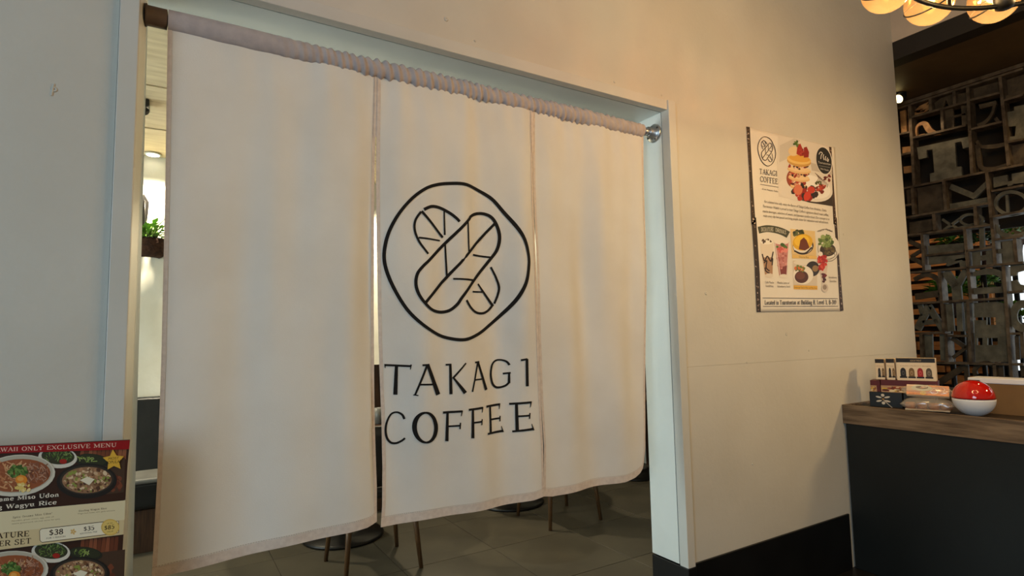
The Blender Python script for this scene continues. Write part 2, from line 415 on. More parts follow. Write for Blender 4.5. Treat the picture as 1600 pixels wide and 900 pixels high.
SERIF = {
    'A': (9, 'n .8 0 4.5 10;k 4.5 10 8.2 0;n 2 3.5 7 3.5;s .8 0;s 8.2 0'), 'C': (9.4, 'c 8.5 7.6 7 9.5 4.5 9.7 1.8 8 1.1 5 1.8 2 4.5 .3 7 .5 8.6 2.4;n 8.5 9.8 8.5 7'),
    'B': (8.6, 'k 2 0 2 10;c 2 9.8 5.5 9.8 6.8 8.6 6.8 6.6 5.5 5.4 2 5.3;c 2 5.3 6 5.3 7.5 4 7.5 1.6 6 .2 2 .2;s 2 0;s 2 10'),
    'D': (9.6, 'k 2 0 2 10;c 2 9.8 5.5 9.5 8.3 7.5 8.3 2.5 5.5 .5 2 .2;s 2 0;s 2 10'),
    'E': (8.2, 'k 2 0 2 10;n .6 9.8 7.2 9.8 7.2 7.6;n 2 5.2 5.5 5.2;n 5.5 6.2 5.5 4.2;n .6 .2 7.5 .2 7.5 2.6'), 'F': (7.6, 'k 2 0 2 10;n .6 9.8 7.2 9.8 7.2 7.6;n 2 5.2 5.5 5.2;s 2 0'),
    'G': (9.8, 'c 8.3 7.6 7 9.5 4.5 9.7 1.8 8 1.1 5 1.8 2 4.5 .3 7 .6 8 1.5;k 8 .6 8 4.2;s 8 4.2;n 8.3 9.8 8.3 7'),
    'H': (9.6, 'k 1.8 0 1.8 10;k 7.7 0 7.7 10;n 1.8 5.2 7.7 5.2;s 1.8 0;s 7.7 0;s 1.8 10;s 7.7 10'), 'I': (4, 'k 2 0 2 10;s 2 0;s 2 10'),
    'K': (9, 'k 1.8 0 1.8 10;n 7.6 10 1.9 4;k 3.4 5.6 8.2 0;s 1.8 0;s 1.8 10;s 7.6 10;s 8.2 0'), 'h': (7, 'k 1.6 0 1.6 10;c 1.6 4.8 3.3 6.3 4.8 5.8 5.3 4;k 5.3 4.4 5.3 0;s 1.6 0;s 5.3 0'), 'p': (7, 'k 1.6 -3 1.6 6.5;c 1.6 5 3.4 6.4 5.3 5.5 6 3.2 5.2 .9 3.4 .1 1.7 1.2;s 1.6 -2.7'), 'f': (4.6, 'k 2 0 2 8;c 2 7.6 2.6 9.6 4.4 9.4;n .6 6.3 3.8 6.3;s 2 0'), '*': (4, 'n 2 6 2 10;n .6 7 3.4 9;n .6 9 3.4 7'),
    'L': (7.8, 'k 2 0 2 10;n .6 .2 7.2 .2 7.2 2.8;s 2 10'), 'M': (11.4, 'n 1.5 0 1.5 10;k 1.5 10 5.6 1;n 5.6 1 9.8 10;k 9.8 10 9.8 0;s 1.5 0;s 9.8 0;s 1 10;s 10.2 10'),
    'N': (9.8, 'n 1.6 0 1.6 10;k 1.6 10 8 0;n 8 0 8 10;s 1.6 0;s 8 10;s 1.2 10'), 'O': (10, 'o 5 5 3.9 4.8'),
    'P': (8, 'k 2 0 2 10;c 2 9.8 5.5 9.8 7.4 8.6 7.4 6.2 5.5 4.9 2 4.9;s 2 0;s 2 10'), 'R': (9, 'k 2 0 2 10;c 2 9.8 5.5 9.8 7.4 8.6 7.4 6.4 5.5 5.1 2 5.1;k 4.6 5 8 0;s 2 0;s 2 10;s 8.2 0'),
    'S': (8, 'c 6.8 8 5 9.7 2.6 9.2 1.7 7.4 2.8 5.8 5.4 4.6 6.8 2.8 6 .9 4 .2 2 .7 1.2 2.4;n 6.8 9.8 6.8 7.4;n 1.2 .2 1.2 2.8'), 'T': (9, 'k 4.5 0 4.5 10;n .8 7.6 .8 9.8 8.2 9.8 8.2 7.6;s 4.5 0'),
    'U': (9.4, 'k 1.8 10 1.8 3 2.4 1.4 3.6 .5 5 .3;n 5 .3 6.8 .9 7.7 2.5 7.8 10;s 1.8 10;s 7.8 10'), 'V': (9, 'k .8 10 4.5 0;n 4.5 0 8.2 10;s .8 10;s 8.2 10'),
    'W': (12.2, 'k .7 10 3.6 0;n 3.6 0 6 9;k 6 9 8.6 0;n 8.6 0 11.4 10;s .8 10;s 11.3 10;s 6 10'), 'X': (9, 'k 1 10 8 0;n 8 10 1 0;s 1 10;s 8 10;s 1 0;s 8 0'),
    'Y': (9.2, 'k .8 10 4.6 5;n 8.4 10 4.6 5;k 4.6 5 4.6 0;s .8 10;s 8.4 10;s 4.6 0'),
    'a': (6.8, 'c 1.6 5 3 6.4 4.8 5.9 5.3 4;k 5.3 4.2 5.3 .6;n 5.3 .5 6.4 .3;c 5.2 3.8 2.4 3.1 1.2 1.7 2.2 .2 4 .4 5.3 1.6'), 'b': (7, 'k 1.6 0 1.6 10;c 1.6 5 3.4 6.4 5.3 5.5 6 3.2 5.2 .9 3.4 .1 1.7 1.2;s 1.3 10'),
    'c': (6, 'c 5.4 5 4 6.4 2 5.7 1.2 3.2 2 .9 3.8 .2 5.6 1.4'), 'd': (7.2, 'k 5.5 0 5.5 10;c 5.4 5 3.6 6.4 1.8 5.6 1.1 3.2 1.9 .8 3.6 .1 5.4 1.4;s 5.2 10'),
    'e': (6.4, 'n 1.3 3.6 5.5 3.6;c 5.5 3.6 5.1 5.7 3.4 6.4 1.8 5.6 1.1 3.2 1.9 .9 3.7 .2 5.6 1.3'), 'g': (6.6, 'o 3.2 4.5 1.9 1.9;c 2.2 2.7 1.4 1.6 4.8 .4 5.5 -1 4.4 -2.5 2 -2.5 1 -1.3 2.2 0;n 4.8 5.8 6.2 6.5'),
    'i': (3.6, 'k 1.8 0 1.8 6.5;k 1.8 8.2 1.8 9.6;s 1.8 0;s 1.4 6.4'), 'l': (3.6, 'k 1.8 0 1.8 10;s 1.8 0;s 1.4 10'), 'm': (10, 'k 1.6 0 1.6 6.5;c 1.6 4.8 3 6.2 4.3 5.8 4.7 4;k 4.7 4.4 4.7 0;c 4.7 4.8 6.2 6.2 7.5 5.8 7.9 4;k 7.9 4.4 7.9 0;s 1.6 0;s 4.7 0;s 7.9 0'),
    'n': (7, 'k 1.6 0 1.6 6.5;c 1.6 4.8 3.3 6.3 4.8 5.8 5.3 4;k 5.3 4.4 5.3 0;s 1.6 0;s 5.3 0'), 'o': (6.8, 'o 3.4 3.2 2.3 3'), 'r': (5.2, 'k 1.6 0 1.6 6.5;c 1.6 4.6 2.8 6 4.6 6;s 1.6 0'),
    's': (5.6, 'c 4.6 5.2 3 6.3 1.5 5.2 2 4 3.9 2.9 4.6 1.5 3.2 .2 1.2 1.2'), 't': (4.4, 'k 1.9 8.4 1.9 1.4 2.6 .4 4 .8;n .5 6.3 4 6.3'), 'u': (7.2, 'k 1.6 6.5 1.6 1.8 2.6 .4 4 .5 5.3 1.8;k 5.3 6.5 5.3 0;s 1.2 6.5;s 5 6.5;s 5.6 0'),
    'v': (6.8, 'k .6 6.5 3.4 0;n 3.4 0 6.2 6.5;s .8 6.5;s 6 6.5'), 'y': (6.8, 'k .6 6.5 3.4 0;n 6.2 6.5 3.4 0 2.4 -2.4 1 -2.6;s .8 6.5;s 6 6.5'), 'z': (6, 'n .8 6.3 5.2 6.3;k 5.2 6.3 .8 .2;n .8 .2 5.3 .2 5.3 1.6'),
    '0': (7.2, 'o 3.6 5 2.5 4.8'), '1': (5, 'k 2.6 0 2.6 10;n 2.6 10 .9 8.4;s 2.6 0'), '3': (7, 'c 1.2 8.4 3.4 9.8 5.4 8.6 5.2 6.4 3 5.3 5.5 4.4 6 2.2 4.6 .3 2.4 .2 1 1.6'), '5': (7, 'n 5.8 9.8 1.8 9.8;n 1.8 9.8 1.5 5.5;c 1.5 5.4 3.6 6.2 5.6 5.2 6 2.8 4.8 .5 2.6 .2 1 1.5'),
    '8': (7.2, 'o 3.6 7.4 2 2.3;o 3.6 2.5 2.5 2.4'), '$': (7.4, 'c 6.2 7.8 4 9.2 1.8 8.2 1.8 6.4 3.6 5.3 5.6 4.3 6 2.4 4.2 .8 2 1 1.1 2.2;n 3.7 10.6 3.7 -.6'), ',': (3, 'k 1.6 .8 1 -1.4'), '-': (5, 'k .8 3.6 4.2 3.6'), ' ': (4.5, ''), '.': (3, 'k 1.4 .9 1.4 0'),
}


def serif_geo(body, tk=1.7, tn=0.75, ser=3.2):
    V = []; F = []; x = 0.0

    def add(v, f):
        n = len(V); V.extend([(p[0] + x, p[1]) for p in v]); F.extend([tuple(n + i for i in q) for q in f])
    for ch in body:
        wdt, g = SERIF.get(ch, SERIF['-'])
        for st in g.split(';'):
            if not st: continue
            k = st[0]; a = [float(t) for t in st[1:].split()]
            if k == 's':
                add(*strip_quads([(a[0] - ser / 2, min(max(a[1], 0.35), 9.65)), (a[0] + ser / 2, min(max(a[1], 0.35), 9.65))], tn))
            elif k == 'o':
                pts = [(a[0] + a[2] * math.cos(t * PI / 10), a[1] + a[3] * math.sin(t * PI / 10)) for t in range(20)]
                add(*strip_quads(pts, [tn + (tk - tn) * abs(math.cos(t * PI / 10)) for t in range(20)], True))
            else:
                pts = list(zip(a[0::2], a[1::2]))
                if k == 'c':
                    pts = smooth_path(pts, n=4); ws = []
                    for i in range(len(pts)):
                        p, q = pts[max(i - 1, 0)], pts[min(i + 1, len(pts) - 1)]
                        l = math.hypot(q[0] - p[0], q[1] - p[1]) or 1
                        ws.append(tn + (tk - tn) * abs(q[1] - p[1]) / l)
                    add(*strip_quads(pts, ws))
                else:
                    for i in range(len(pts) - 1): add(*strip_quads(pts[i:i + 2], tk if k == 'k' else tn))
        x += wdt + 0.9
    return V, F, x


class Print:
    """flat print: every shape lies a hair above the one before it"""

    def __init__(s, fmap, nrm, base=0.0003, step=0.000005):
        s.fm = fmap; s.n = Vector(nrm); s.off = base; s.step = step; s.v = []; s.f = []; s.c = []

    def raw(s, V, F, col):
        n = len(s.v); s.off += s.step
        s.v += [tuple(s.fm(p[0], p[1]) + s.n * s.off) for p in V]
        for q in F: s.f.append(tuple(n + i for i in q)); s.c.append(col)

    def poly(s, pts, col):
        T = tessellate_polygon([[Vector((p[0], p[1], 0)) for p in pts]])
        s.raw(pts, [tuple(t) for t in T], col)

    def ell(s, cx, cy, rx, ry, col, rot=0.0, n=28):
        c, d = math.cos(rot), math.sin(rot)
        P = []
        for i in range(n):
            a = 2 * PI * i / n; u, v = rx * math.cos(a), ry * math.sin(a)
            P.append((cx + u * c - v * d, cy + u * d + v * c))
        s.raw(P, [tuple(range(n))], col)

    def strip(s, pts, wd, col, closed=False):
        V, F = strip_quads(pts, wd, closed); s.raw(V, F, col)

    def curve(s, pts, wd, col, closed=False, n=8): s.strip(smooth_path(pts, closed, n), wd, col, closed)

    def scatter(s, cx, cy, rx, ry, cols, n, size, rot=0.0, strips=False):
        c, d = math.cos(rot), math.sin(rot)
        for i in range(n):
            a = random.random() * 2 * PI; r = math.sqrt(random.random())
            u, v = rx * r * math.cos(a), ry * r * math.sin(a)
            x, y = cx + u * c - v * d, cy + u * d + v * c
            z = size * random.uniform(0.5, 1.3); col = random.choice(cols)
            if strips:
                b = random.random() * PI; k = random.uniform(-.6, .6)
                s.curve([(x - z * math.cos(b), y - z * math.sin(b)), (x + k * z, y + k * z * .5), (x + z * math.cos(b), y + z * math.sin(b))], z * .35, col, n=3)
            else:
                s.ell(x, y, z, z * random.uniform(.5, .9), col, random.random() * PI, 7)

    def text(s, body, p0, p1, h, col, serif=False, slant=0.0, bold=0.0):
        """text whose baseline runs from p0 to p1, capital height h, across the baseline (up = away from +v)"""
        if serif: V, F, wd = serif_geo(body, 1.7 + bold, 0.75 + bold * .5); cap = 10.0
        else:
            V, F = text_geo(body); wd = max(v[0] for v in V) if V else 1; cap = 0.70
        dx, dy = p1[0] - p0[0], p1[1] - p0[1]; L = math.hypot(dx, dy)
        ux, uy = dx / L, dy / L; sx = L / wd; sy = h / cap
        vx, vy = s.up(p0, p1)
        s.raw([(p0[0] + v[0] * sx * ux + v[1] * sy * (vx + slant * ux), p0[1] + v[0] * sx * uy + v[1] * sy * (vy + slant * uy)) for v in V], F, col)

    upv = None

    def up(s, p0, p1): return s.upv if s.upv else (0, -1)

    def build(s, name, parent, m=None):
        me = bpy.data.meshes.new(name); me.from_pydata(s.v, [], s.f); me.update()
        at = me.color_attributes.new('ink', 'FLOAT_COLOR', 'CORNER')
        i = 0
        for p, c in zip(me.polygons, s.c):
            L = lin(c)
            for _ in p.vertices: at.data[i].color = L; i += 1
        me.materials.append(m or INK)
        o = bpy.data.objects.new(name, me); COL.objects.link(o); attach(o, parent); return o


# ------------------------------------------------------------------ the setting
D = 1.8806                 # front face of the doorway wall
WT = 0.203                 # its thickness
XL, XR = -0.087, 2.037     # clear opening
ZH = 2.424                 # head of the opening
XE = 4.330                 # free end of the wall
CEIL = 4.3
SKIRT = 0.30

wall = struct(bpy.data.objects.new('wall_front', None)); COL.objects.link(wall)
BK = D + WT
MB().box((-3.6, D, 0.0), (-0.135, BK, CEIL)).build('panel', M['wall'], wall)
MB().box((-0.135, D, ZH + 0.045), (2.085, BK, CEIL)).build('panel', M['wall'], wall)
MB().box((2.085, D, 0.0), (XE, BK, 1.1894)).build('panel', M['wall'], wall, bevel=0.0004)
MB().box((2.085, D, 1.1900), (XE, BK, CEIL)).build('panel', M['wall'], wall, bevel=0.0004)
# chips, filled screw holes and scuffs on the paint
for px, py, r in ((697, 30, .006), (960, 128, .004), (1034, 149, .003), (1103, 458, .006), (1229, 522, .007), (1167, 566, .004), (1318, 366, .004), (1176, 725, .004), (1264, 548, .003), (742, 64, .003), (85, 140, .005)):
    p = on_y(px, py, D)
    r *= 1.5; MB().lathe([(r, 0.0), (r * .85, .0022), (r * .45, .0026), (r * .3, .0006)], (p.x, D - 0.0001, p.z), 10, (0, -1, 0)).build('paint_chip', M['wall'], wall, True)
p = on_y(84, 140, D); MB().tube([(p.x, D, p.z + .016), (p.x - .002, D - .001, p.z), (p.x - .004, D, p.z - .018)], .0028, 6).build('paint_chip', M['wall'], wall)

# jamb lining: flat board, groove, front lip standing proud as a 5 cm casing
lip = 0.018
trim = struct(bpy.data.objects.new('trim_1', None)); COL.objects.link(trim)
MB().box((XR, D + .036, SKIRT), (XR + .045, BK, ZH + .045)).build('jamb_board', M['trim'], trim)
MB().box((XR, D - lip, SKIRT - .006), (XR + .048, D + .031, ZH + .046)).build('jamb_lip', M['casing'], trim, bevel=.002)
MB().box((XR + .004, D + .03, SKIRT), (XR + .04, D + .037, ZH)).build('groove', M['groove'], trim)
trim = struct(bpy.data.objects.new('trim_2', None)); COL.objects.link(trim)
MB().box((XL, D + .036, ZH), (XR, BK, ZH + .045)).build('head_board', M['trim'], trim)
MB().box((XL - .046, D - lip * .5, ZH - .001), (XR, D + .031, ZH + .046)).build('head_lip', M['casing'], trim, bevel=.002)
MB().box((XL, D + .03, ZH + .004), (XR, D + .037, ZH + .04)).build('groove', M['groove'], trim)
trim = struct(bpy.data.objects.new('trim_3', None)); COL.objects.link(trim)
MB().box((XL - .046, D - lip, SKIRT - .006), (XL, D + .031, ZH + .046)).build('jamb_lip', M['casing'], trim, bevel=.002)
MB().hexa([(XL - .04, D + .03, 0.0), (XL, D + .03, 0.0), (-.0745, D + .095, 0.0), (-.11, D + .095, 0.0), (XL - .04, D + .03, ZH), (XL, D + .03, ZH), (-.0745, D + .095, ZH), (-.11, D + .095, ZH)]).build('jamb_board', M['trim'], trim)
MB().hexa([(-.1, D + .097, 0.0), (-.0735, D + .097, 0.0), (-.0545, BK - .045, 0.0), (-.1, BK - .045, 0.0), (-.1, D + .097, ZH), (-.0742, D + .097, ZH), (-.0735, BK - .045, ZH), (-.1, BK - .045, ZH)]).build('jamb_stop', M['trim'], trim)

bb = struct(MB().box((2.087, D - .012, 0.0), (3.37, D - .0005, SKIRT + .003)).build('baseboard_right', M['base'], bevel=.002))
bb = struct(MB().box((XR - .004, D - .022, 0.0), (2.0865, BK, SKIRT - .0065)).build('baseboard_jamb', M['base'], bevel=.002))
bb = struct(MB().box((-3.5, D - .012, 0.0), (-.136, D - .0005, SKIRT)).build('baseboard_left', M['base'], bevel=.002))

struct(MB().box((-3.6, -4.2, -0.12), (8.2, D + .02, 0.0)).build('floor', M['floor']))
flr = struct(bpy.data.objects.new('floor', None)); COL.objects.link(flr)
MB().box((-2.6, D + .02, -0.12), (8.2, 5.1, -0.004)).build('screed', M['grout'], flr)
tm = MB().box((0.0018, 0.0018, -0.004), (0.6082, 0.6082, 0.0)).build('tile', M['tile'], flr, bevel=.0015, seg=1)
first = True
for i in range(-4, 8):
    for j in range(0, 5):
        x0 = .613 + .61 * i - .61; y0 = 2.68 + .61 * (j - 1)
        if first: t = tm; first = False
        else: t = tm.copy(); COL.objects.link(t)
        t.location = (x0, y0, 0.0)
# front room shell
wl = struct(bpy.data.objects.new('wall_left', None)); COL.objects.link(wl)
MB().box((-3.62, -4.2, 0), (-3.5, -2.8, CEIL)).build('panel', M['wall'], wl)
MB().box((-3.62, -.6, 0), (-3.5, D, CEIL)).build('panel', M['wall'], wl)
MB().box((-3.62, -2.8, 0), (-3.5, -.6, .7)).build('panel', M['wall'], wl)
MB().box((-3.62, -2.8, 3.1), (-3.5, -.6, CEIL)).build('panel', M['wall'], wl)
wn = struct(bpy.data.objects.new('window_1', None)); COL.objects.link(wn)
for a in (-2.8, -1.73, -.66): MB().box((-3.6, a, .7), (-3.54, a + .06, 3.1)).build('mullion', M['black'], wn)
for a in (.7, 3.04): MB().box((-3.6, -2.8, a), (-3.54, -.6, a + .06)).build('transom', M['black'], wn)
struct(MB().box((-3.62, -4.32, 0), (8.2, -4.2, CEIL)).build('wall_back', M['wall']))
struct(MB().box((-3.62, -4.3, CEIL), (4.45, D + .1, CEIL + .1)).build('ceiling', M['ceil']))
# bulkhead over the passage on the right: pale face, dark fascia, dark soffit behind it
struct(MB().box((4.329, -4.2, 3.365), (4.45, D, CEIL)).build('trim_4', M['bulk']))
struct(MB().box((4.331, -4.2, 3.2345), (4.46, 4.945, 3.364)).build('trim_5', M['fascia']))
sof = struct(bpy.data.objects.new('ceiling', None)); COL.objects.link(sof)
for k, (a, b2) in enumerate(((4.46, 5.18), (5.182, 6.1), (6.102, 8.1))):
    MB().box((a, -4.2, 3.235 + .004 * (k % 2)), (b2, 5.1, 3.33)).build('panel', M['soffit'], sof)
for y in (1.05, .35, -.4): MB().box((4.46, y, 3.20), (5.18, y + .09, 3.2345)).build('beam', M['soffit'], sof, bevel=.004)
struct(MB().box((8.1, -4.2, 0), (8.2, 5.1, 3.3)).build('wall_right', M['backdark']))
# dining room shell
dw = struct(bpy.data.objects.new('wall_rear', None)); COL.objects.link(dw)
MB().box((-2.6, 4.95, 0), (8.2, 5.1, 3.24)).build('panel', M['plaster'], dw)
struct(MB().box((4.33, BK + .001, 0), (4.42, 4.949, 3.234)).build('wall_dining', M['plaster']))
struct(MB().box((4.30, BK + .3, 0), (4.329, 4.44, 1.26)).build('trim_6', M['benchwood']))
wd = struct(bpy.data.objects.new('wall_west', None)); COL.objects.link(wd)
MB().box((-2.6, BK, 0), (-2.48, 2.6, 2.74)).build('panel', M['plaster'], wd)
MB().box((-2.6, 4.4, 0), (-2.48, 4.95, 2.74)).build('panel', M['plaster'], wd)
MB().box((-2.6, 2.6, 0), (-2.48, 4.4, .3)).build('panel', M['plaster'], wd)
MB().box((-2.6, 2.6, 2.4), (-2.48, 4.4, 2.74)).build('panel', M['plaster'], wd)
wn = struct(bpy.data.objects.new('window_2', None)); COL.objects.link(wn)
for a in (2.6, 3.47, 4.35): MB().box((-2.58, a, .3), (-2.52, a + .05, 2.4)).build('mullion', M['black'], wn)
for a in (.3, 2.35): MB().box((-2.58, 2.6, a), (-2.52, 4.4, a + .05)).build('transom', M['black'], wn)
dc = struct(bpy.data.objects.new('ceiling', None)); COL.objects.link(dc)
MB().box((-2.6, BK + .001, 2.762), (4.33, 4.95, 2.85)).build('deck', M['black'], dc)
y = BK + .004; k = 0
while y < 4.9:
    wdt = (.235, .22, .27, .24, .26)[k % 5]
    MB().box((-2.47, y, 2.735 + .003 * (k % 3)), (4.325, min(y + wdt - .006, 4.945), 2.761)).build('plank', M['plank'], dc)
    y += wdt; k += 1


# ------------------------------------------------------------------ curtain rod
YN = D + 0.0805
ZR = 2.333
rod = thing('curtain_rod', 'slim steel rod across the top of the doorway, carrying the white curtain', 'curtain rod', (XR, YN, ZR))
MB().tube([(XL + .035, YN, ZR), (.6, YN, ZR - .003), (1.3, YN, ZR - .003), (XR - .002, YN, ZR)], .014, 14).build('tube', M['steel'], rod, True)
MB().tube([(1.962, YN, ZR - .001), (1.99, YN, ZR - .001)], .02, 16).build('tube', M['steel'], rod, True)
fl = MB().lathe([(.046, 0), (.046, .006), (.04, .012), (.027, .014), (.026, .045), (.02, .047)], (XR - .0005, YN, ZR), 28, (-1, 0, 0)).build('flange', M['steel'], rod, True)
for a in (.9, 2.6, 4.3, 5.8):
    MB().lathe([(.005, 0), (.005, .004), (.002, .006)], (XR - .0105, YN + .037 * math.cos(a), ZR + .037 * math.sin(a)), 8, (-1, 0, 0)).build('screw', M['seam'], fl, True)
MB().lathe([(.034, 0), (.034, .004), (.030, .006), (.030, .056), (.016, .058)], (-.0768, YN, ZR), 28, (1, 0, 0)).build('end_cup', M['cup'], rod, True)

# ------------------------------------------------------------------ the split door curtain


def fold(x, z):
    """depth of the cloth folds: soft vertical waves that fan out from the gathered top"""
    t = (2.30 - z) / 1.6; t = max(0.0, min(1.0, t))
    e = min(1.0, .25 + 1.6 * t) * .019
    y = math.sin(x * 15.0 + 1.2 * math.sin(2.2 * t + x)) + .7 * math.sin(x * 27.0 - 2.0 * t + .8) + .45 * math.sin(x * 46.0 + 3.0 * t) * (1 - t)
    y += .9 * math.sin(x * 9.0 + z * 5.2) * t * (x > .62)
    y += .35 * math.sin(x * 70 + z * 9) * math.exp(-((z - 2.26) / .12) ** 2)
    amp = .35 + .65 * min(1.0, max(0.0, (x - .1) / .5))
    return y * e * amp * (1 - .55 * t ** 4)


def lerp_edge(tab, z):
    tab = sorted(tab)
    if z <= tab[0][0]: return tab[0][1]
    for (a, b1), (c, d) in zip(tab, tab[1:]):
        if z <= c:
            t = (z - a) / (c - a); return b1 + (d - b1) * t
    return tab[-1][1]


def edge(pts):
    o = []
    for px, py in pts:
        p = on_y(px, py, YN); o.append((p.z, p.x))
    return o


PAN = [
    (edge([(262, 46), (258, 300), (252, 560), (246, 740), (237, 903)]), edge([(588.7, 121), (587, 285), (586.6, 488), (588.5, 640), (590.5, 760), (589, 815)]), [(237, 904), (262, 897), (420, 859), (540, 831), (573, 823), (589, 815)]),
    (edge([(589.2, 121), (589.5, 285), (592.5, 488), (594, 540), (599.5, 660), (600.5, 730), (598.5, 790), (595, 823)]), edge([(830, 172), (830.5, 295), (832, 394), (833.8, 457), (837, 520), (842, 610), (846.5, 697), (846.5, 775)]), [(595, 824), (610, 822), (660, 812), (720, 801), (800, 786), (830, 780), (846.5, 774)]),
    (edge([(831, 172), (832, 295), (835, 394), (836, 457), (838, 520), (843, 610), (849, 697), (847, 775)]), edge([(1004, 211), (1007.5, 400), (1007, 560), (1005, 640), (1003.5, 700), (1001, 722), (1000, 730)]), [(847, 774.5), (862, 775), (885, 771), (915, 764), (940, 759), (960, 755), (973, 752), (988, 745), (996, 738), (1000, 730)]),
]


def panel_fn(k):
    L, Rr, B = PAN[k]
    bt = sorted([(on_y(px, py, YN).x, on_y(px, py, YN).z) for px, py in B])

    def fn(u, v):
        # left and right edges at this height, bottom at this fraction
        zt = 2.303
        xb = bt[0][0] + (bt[-1][0] - bt[0][0]) * u
        zb = lerp_edge(bt, xb)
        z = zt + (zb - zt) * v
        zl = zt + (bt[0][1] - zt) * v; zr = zt + (bt[-1][1] - zt) * v
        x = lerp_edge(L, zl) * (1 - u) + lerp_edge(Rr, zr) * u
        return x, z
    return fn


noren = thing('door_curtain', 'white cotton split curtain of three panels with black coffee logo, hung in the doorway', 'curtain', (.97, YN, ZR))
panels = []
for k in range(3):
    fn = panel_fn(k)

    def surf(u, v, off=0.0):
        x, z = fn(u, v); lift = .0035 * (k == 1)
        return Vector((x, YN - .006 - lift - fold(x, z) - off, z))
    pn = MB().grid(lambda u, v: surf(u, v), 110, 160).build('panel', M['cloth'], noren, True)
    pn.data.name = 'panel'; panels.append(pn)
    # hems: folded-over double cloth along the bottom and the two sides
    hb = MB().grid(lambda u, v: surf(u, 1 - .0185 * v, .0016), 72, 2).build('hem', M['hem'], pn, True)
    for a, b2 in ((0.0, .018), (.982, 1.0)):
        MB().grid(lambda u, v, a=a, b2=b2: surf(a + (b2 - a) * u, v, .0014), 2, 110).build('side_hem', M['hem'], pn, True)
    if k < 2:   # the panels are sewn together for the top stretch
        MB().grid(lambda u, v: surf(.988 + .02 * u, v * .105 * (1.35 if k == 0 else 1.1), .003), 2, 20).build('seam', M['hem'], pn, True)
    sv = MB()
    for q in range(90):      # bottom stitching
        u0 = q / 90
        a, b2 = surf(u0, 1 - .0195, .0022), surf(u0 + .007, 1 - .0195, .0022)
        c, d = surf(u0 + .007, 1 - .0207, .0022), surf(u0, 1 - .0207, .0022)
        sv.quad(a, b2, c, d)
    so = sv.build('stitching', M['stitch'], pn); so['kind'] = 'stuff'


def sleeve_fn(u, v):
    x = -.018 + 1.972 * u
    a = 2 * PI * v
    ruf = min(1.0, max(0.0, (x - .25) / .35)) * (1.0 - .6 * max(0, (x - 1.6) / .35))
    an = a + .25 * math.sin(x * 21)
    r = .030 + ruf * (.0036 * math.sin(x * 215 + 1.9 * math.sin(an) + 2.3 * math.sin(x * 13)) + .0020 * math.sin(x * 121 - 2.2 * math.cos(an) + 1.5 * math.sin(x * 29))) + .0015 * math.sin(x * 9)
    return Vector((x, YN + r * math.cos(a) * .9, ZR - .001 + r * math.sin(a) * 1.12))


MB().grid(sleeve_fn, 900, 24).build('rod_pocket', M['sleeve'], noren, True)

# logo printed on the middle panel
CLO = (24, 22, 22)


def cloth_map(sx, oy, sc):
    def f(u, v):
        p = on_y(580 + u / sc, oy + v / sc, YN - .009)
        return Vector((p.x, YN - .0095 - fold(p.x, p.z), p.z))
    return f


LOGO = [   # (points, widths, closed, curved) in units of the emblem drawing, 900 x 900
    ([(385, 55), (470, 62), (545, 84), (610, 128), (665, 198), (715, 272), (752, 345), (770, 420), (770, 480), (755, 560), (715, 648), (660, 722), (600, 775), (540, 812), (460, 838), (380, 830), (310, 805), (240, 760), (180, 695), (130, 610), (92, 520), (73, 440), (76, 365), (97, 285), (140, 203), (200, 133), (265, 84), (325, 62)], [15], True, True),
    ([(250, 472), (300, 425), (475, 250), (500, 220), (535, 203), (575, 202), (612, 222), (637, 265), (650, 320), (642, 380), (612, 430), (540, 520), (455, 620), (425, 662), (388, 692), (340, 700), (292, 688), (255, 655), (226, 610), (214, 560), (222, 510)], [14], True, True),
    ([(258, 655), (630, 250)], [14, 12], False, False), ([(483, 240), (490, 395)], [8, 9], False, False), ([(372, 358), (380, 525)], [8, 9], False, False),
    ([(518, 410), (620, 422)], [9, 8], False, False), ([(408, 533), (530, 538)], [8, 9], False, False),
    ([(278, 410), (235, 350), (214, 290), (218, 240), (246, 197)], [10, 11], False, True), ([(260, 187), (300, 171), (345, 177), (388, 200), (420, 228), (437, 248)], [15, 12], False, True),
    ([(248, 195), (360, 325)], [12, 11], False, False), ([(366, 192), (370, 312)], [7, 8], False, False), ([(232, 328), (345, 341)], [9, 7], False, False),
    ([(615, 470), (640, 520), (656, 570), (652, 612), (638, 655)], [9, 10], False, True), ([(474, 640), (500, 675), (535, 700), (575, 704), (606, 690), (632, 660)], [12, 11], False, True),
    ([(550, 555), (630, 665)], [8, 13], False, False), ([(515, 596), (575, 596)], [8, 7], False, False)]


def dense(pts, n=36):
    o = []
    for (x0, y0), (x1, y1) in zip(pts, pts[1:]):
        for i in range(n): o.append((x0 + (x1 - x0) * i / n, y0 + (y1 - y0) * i / n))
    return o + [pts[-1]]


def draw_logo(P, tr, col, ws=1.0, n=8):
    for pts, wd, closed, curved in LOGO:
        q = smooth_path(pts, closed, n) if curved else dense(pts, n)
        wq = [x * ws for x in wd]
        P.strip([tr(*p) for p in q], wq if len(wq) > 1 else wq[0], col, closed)


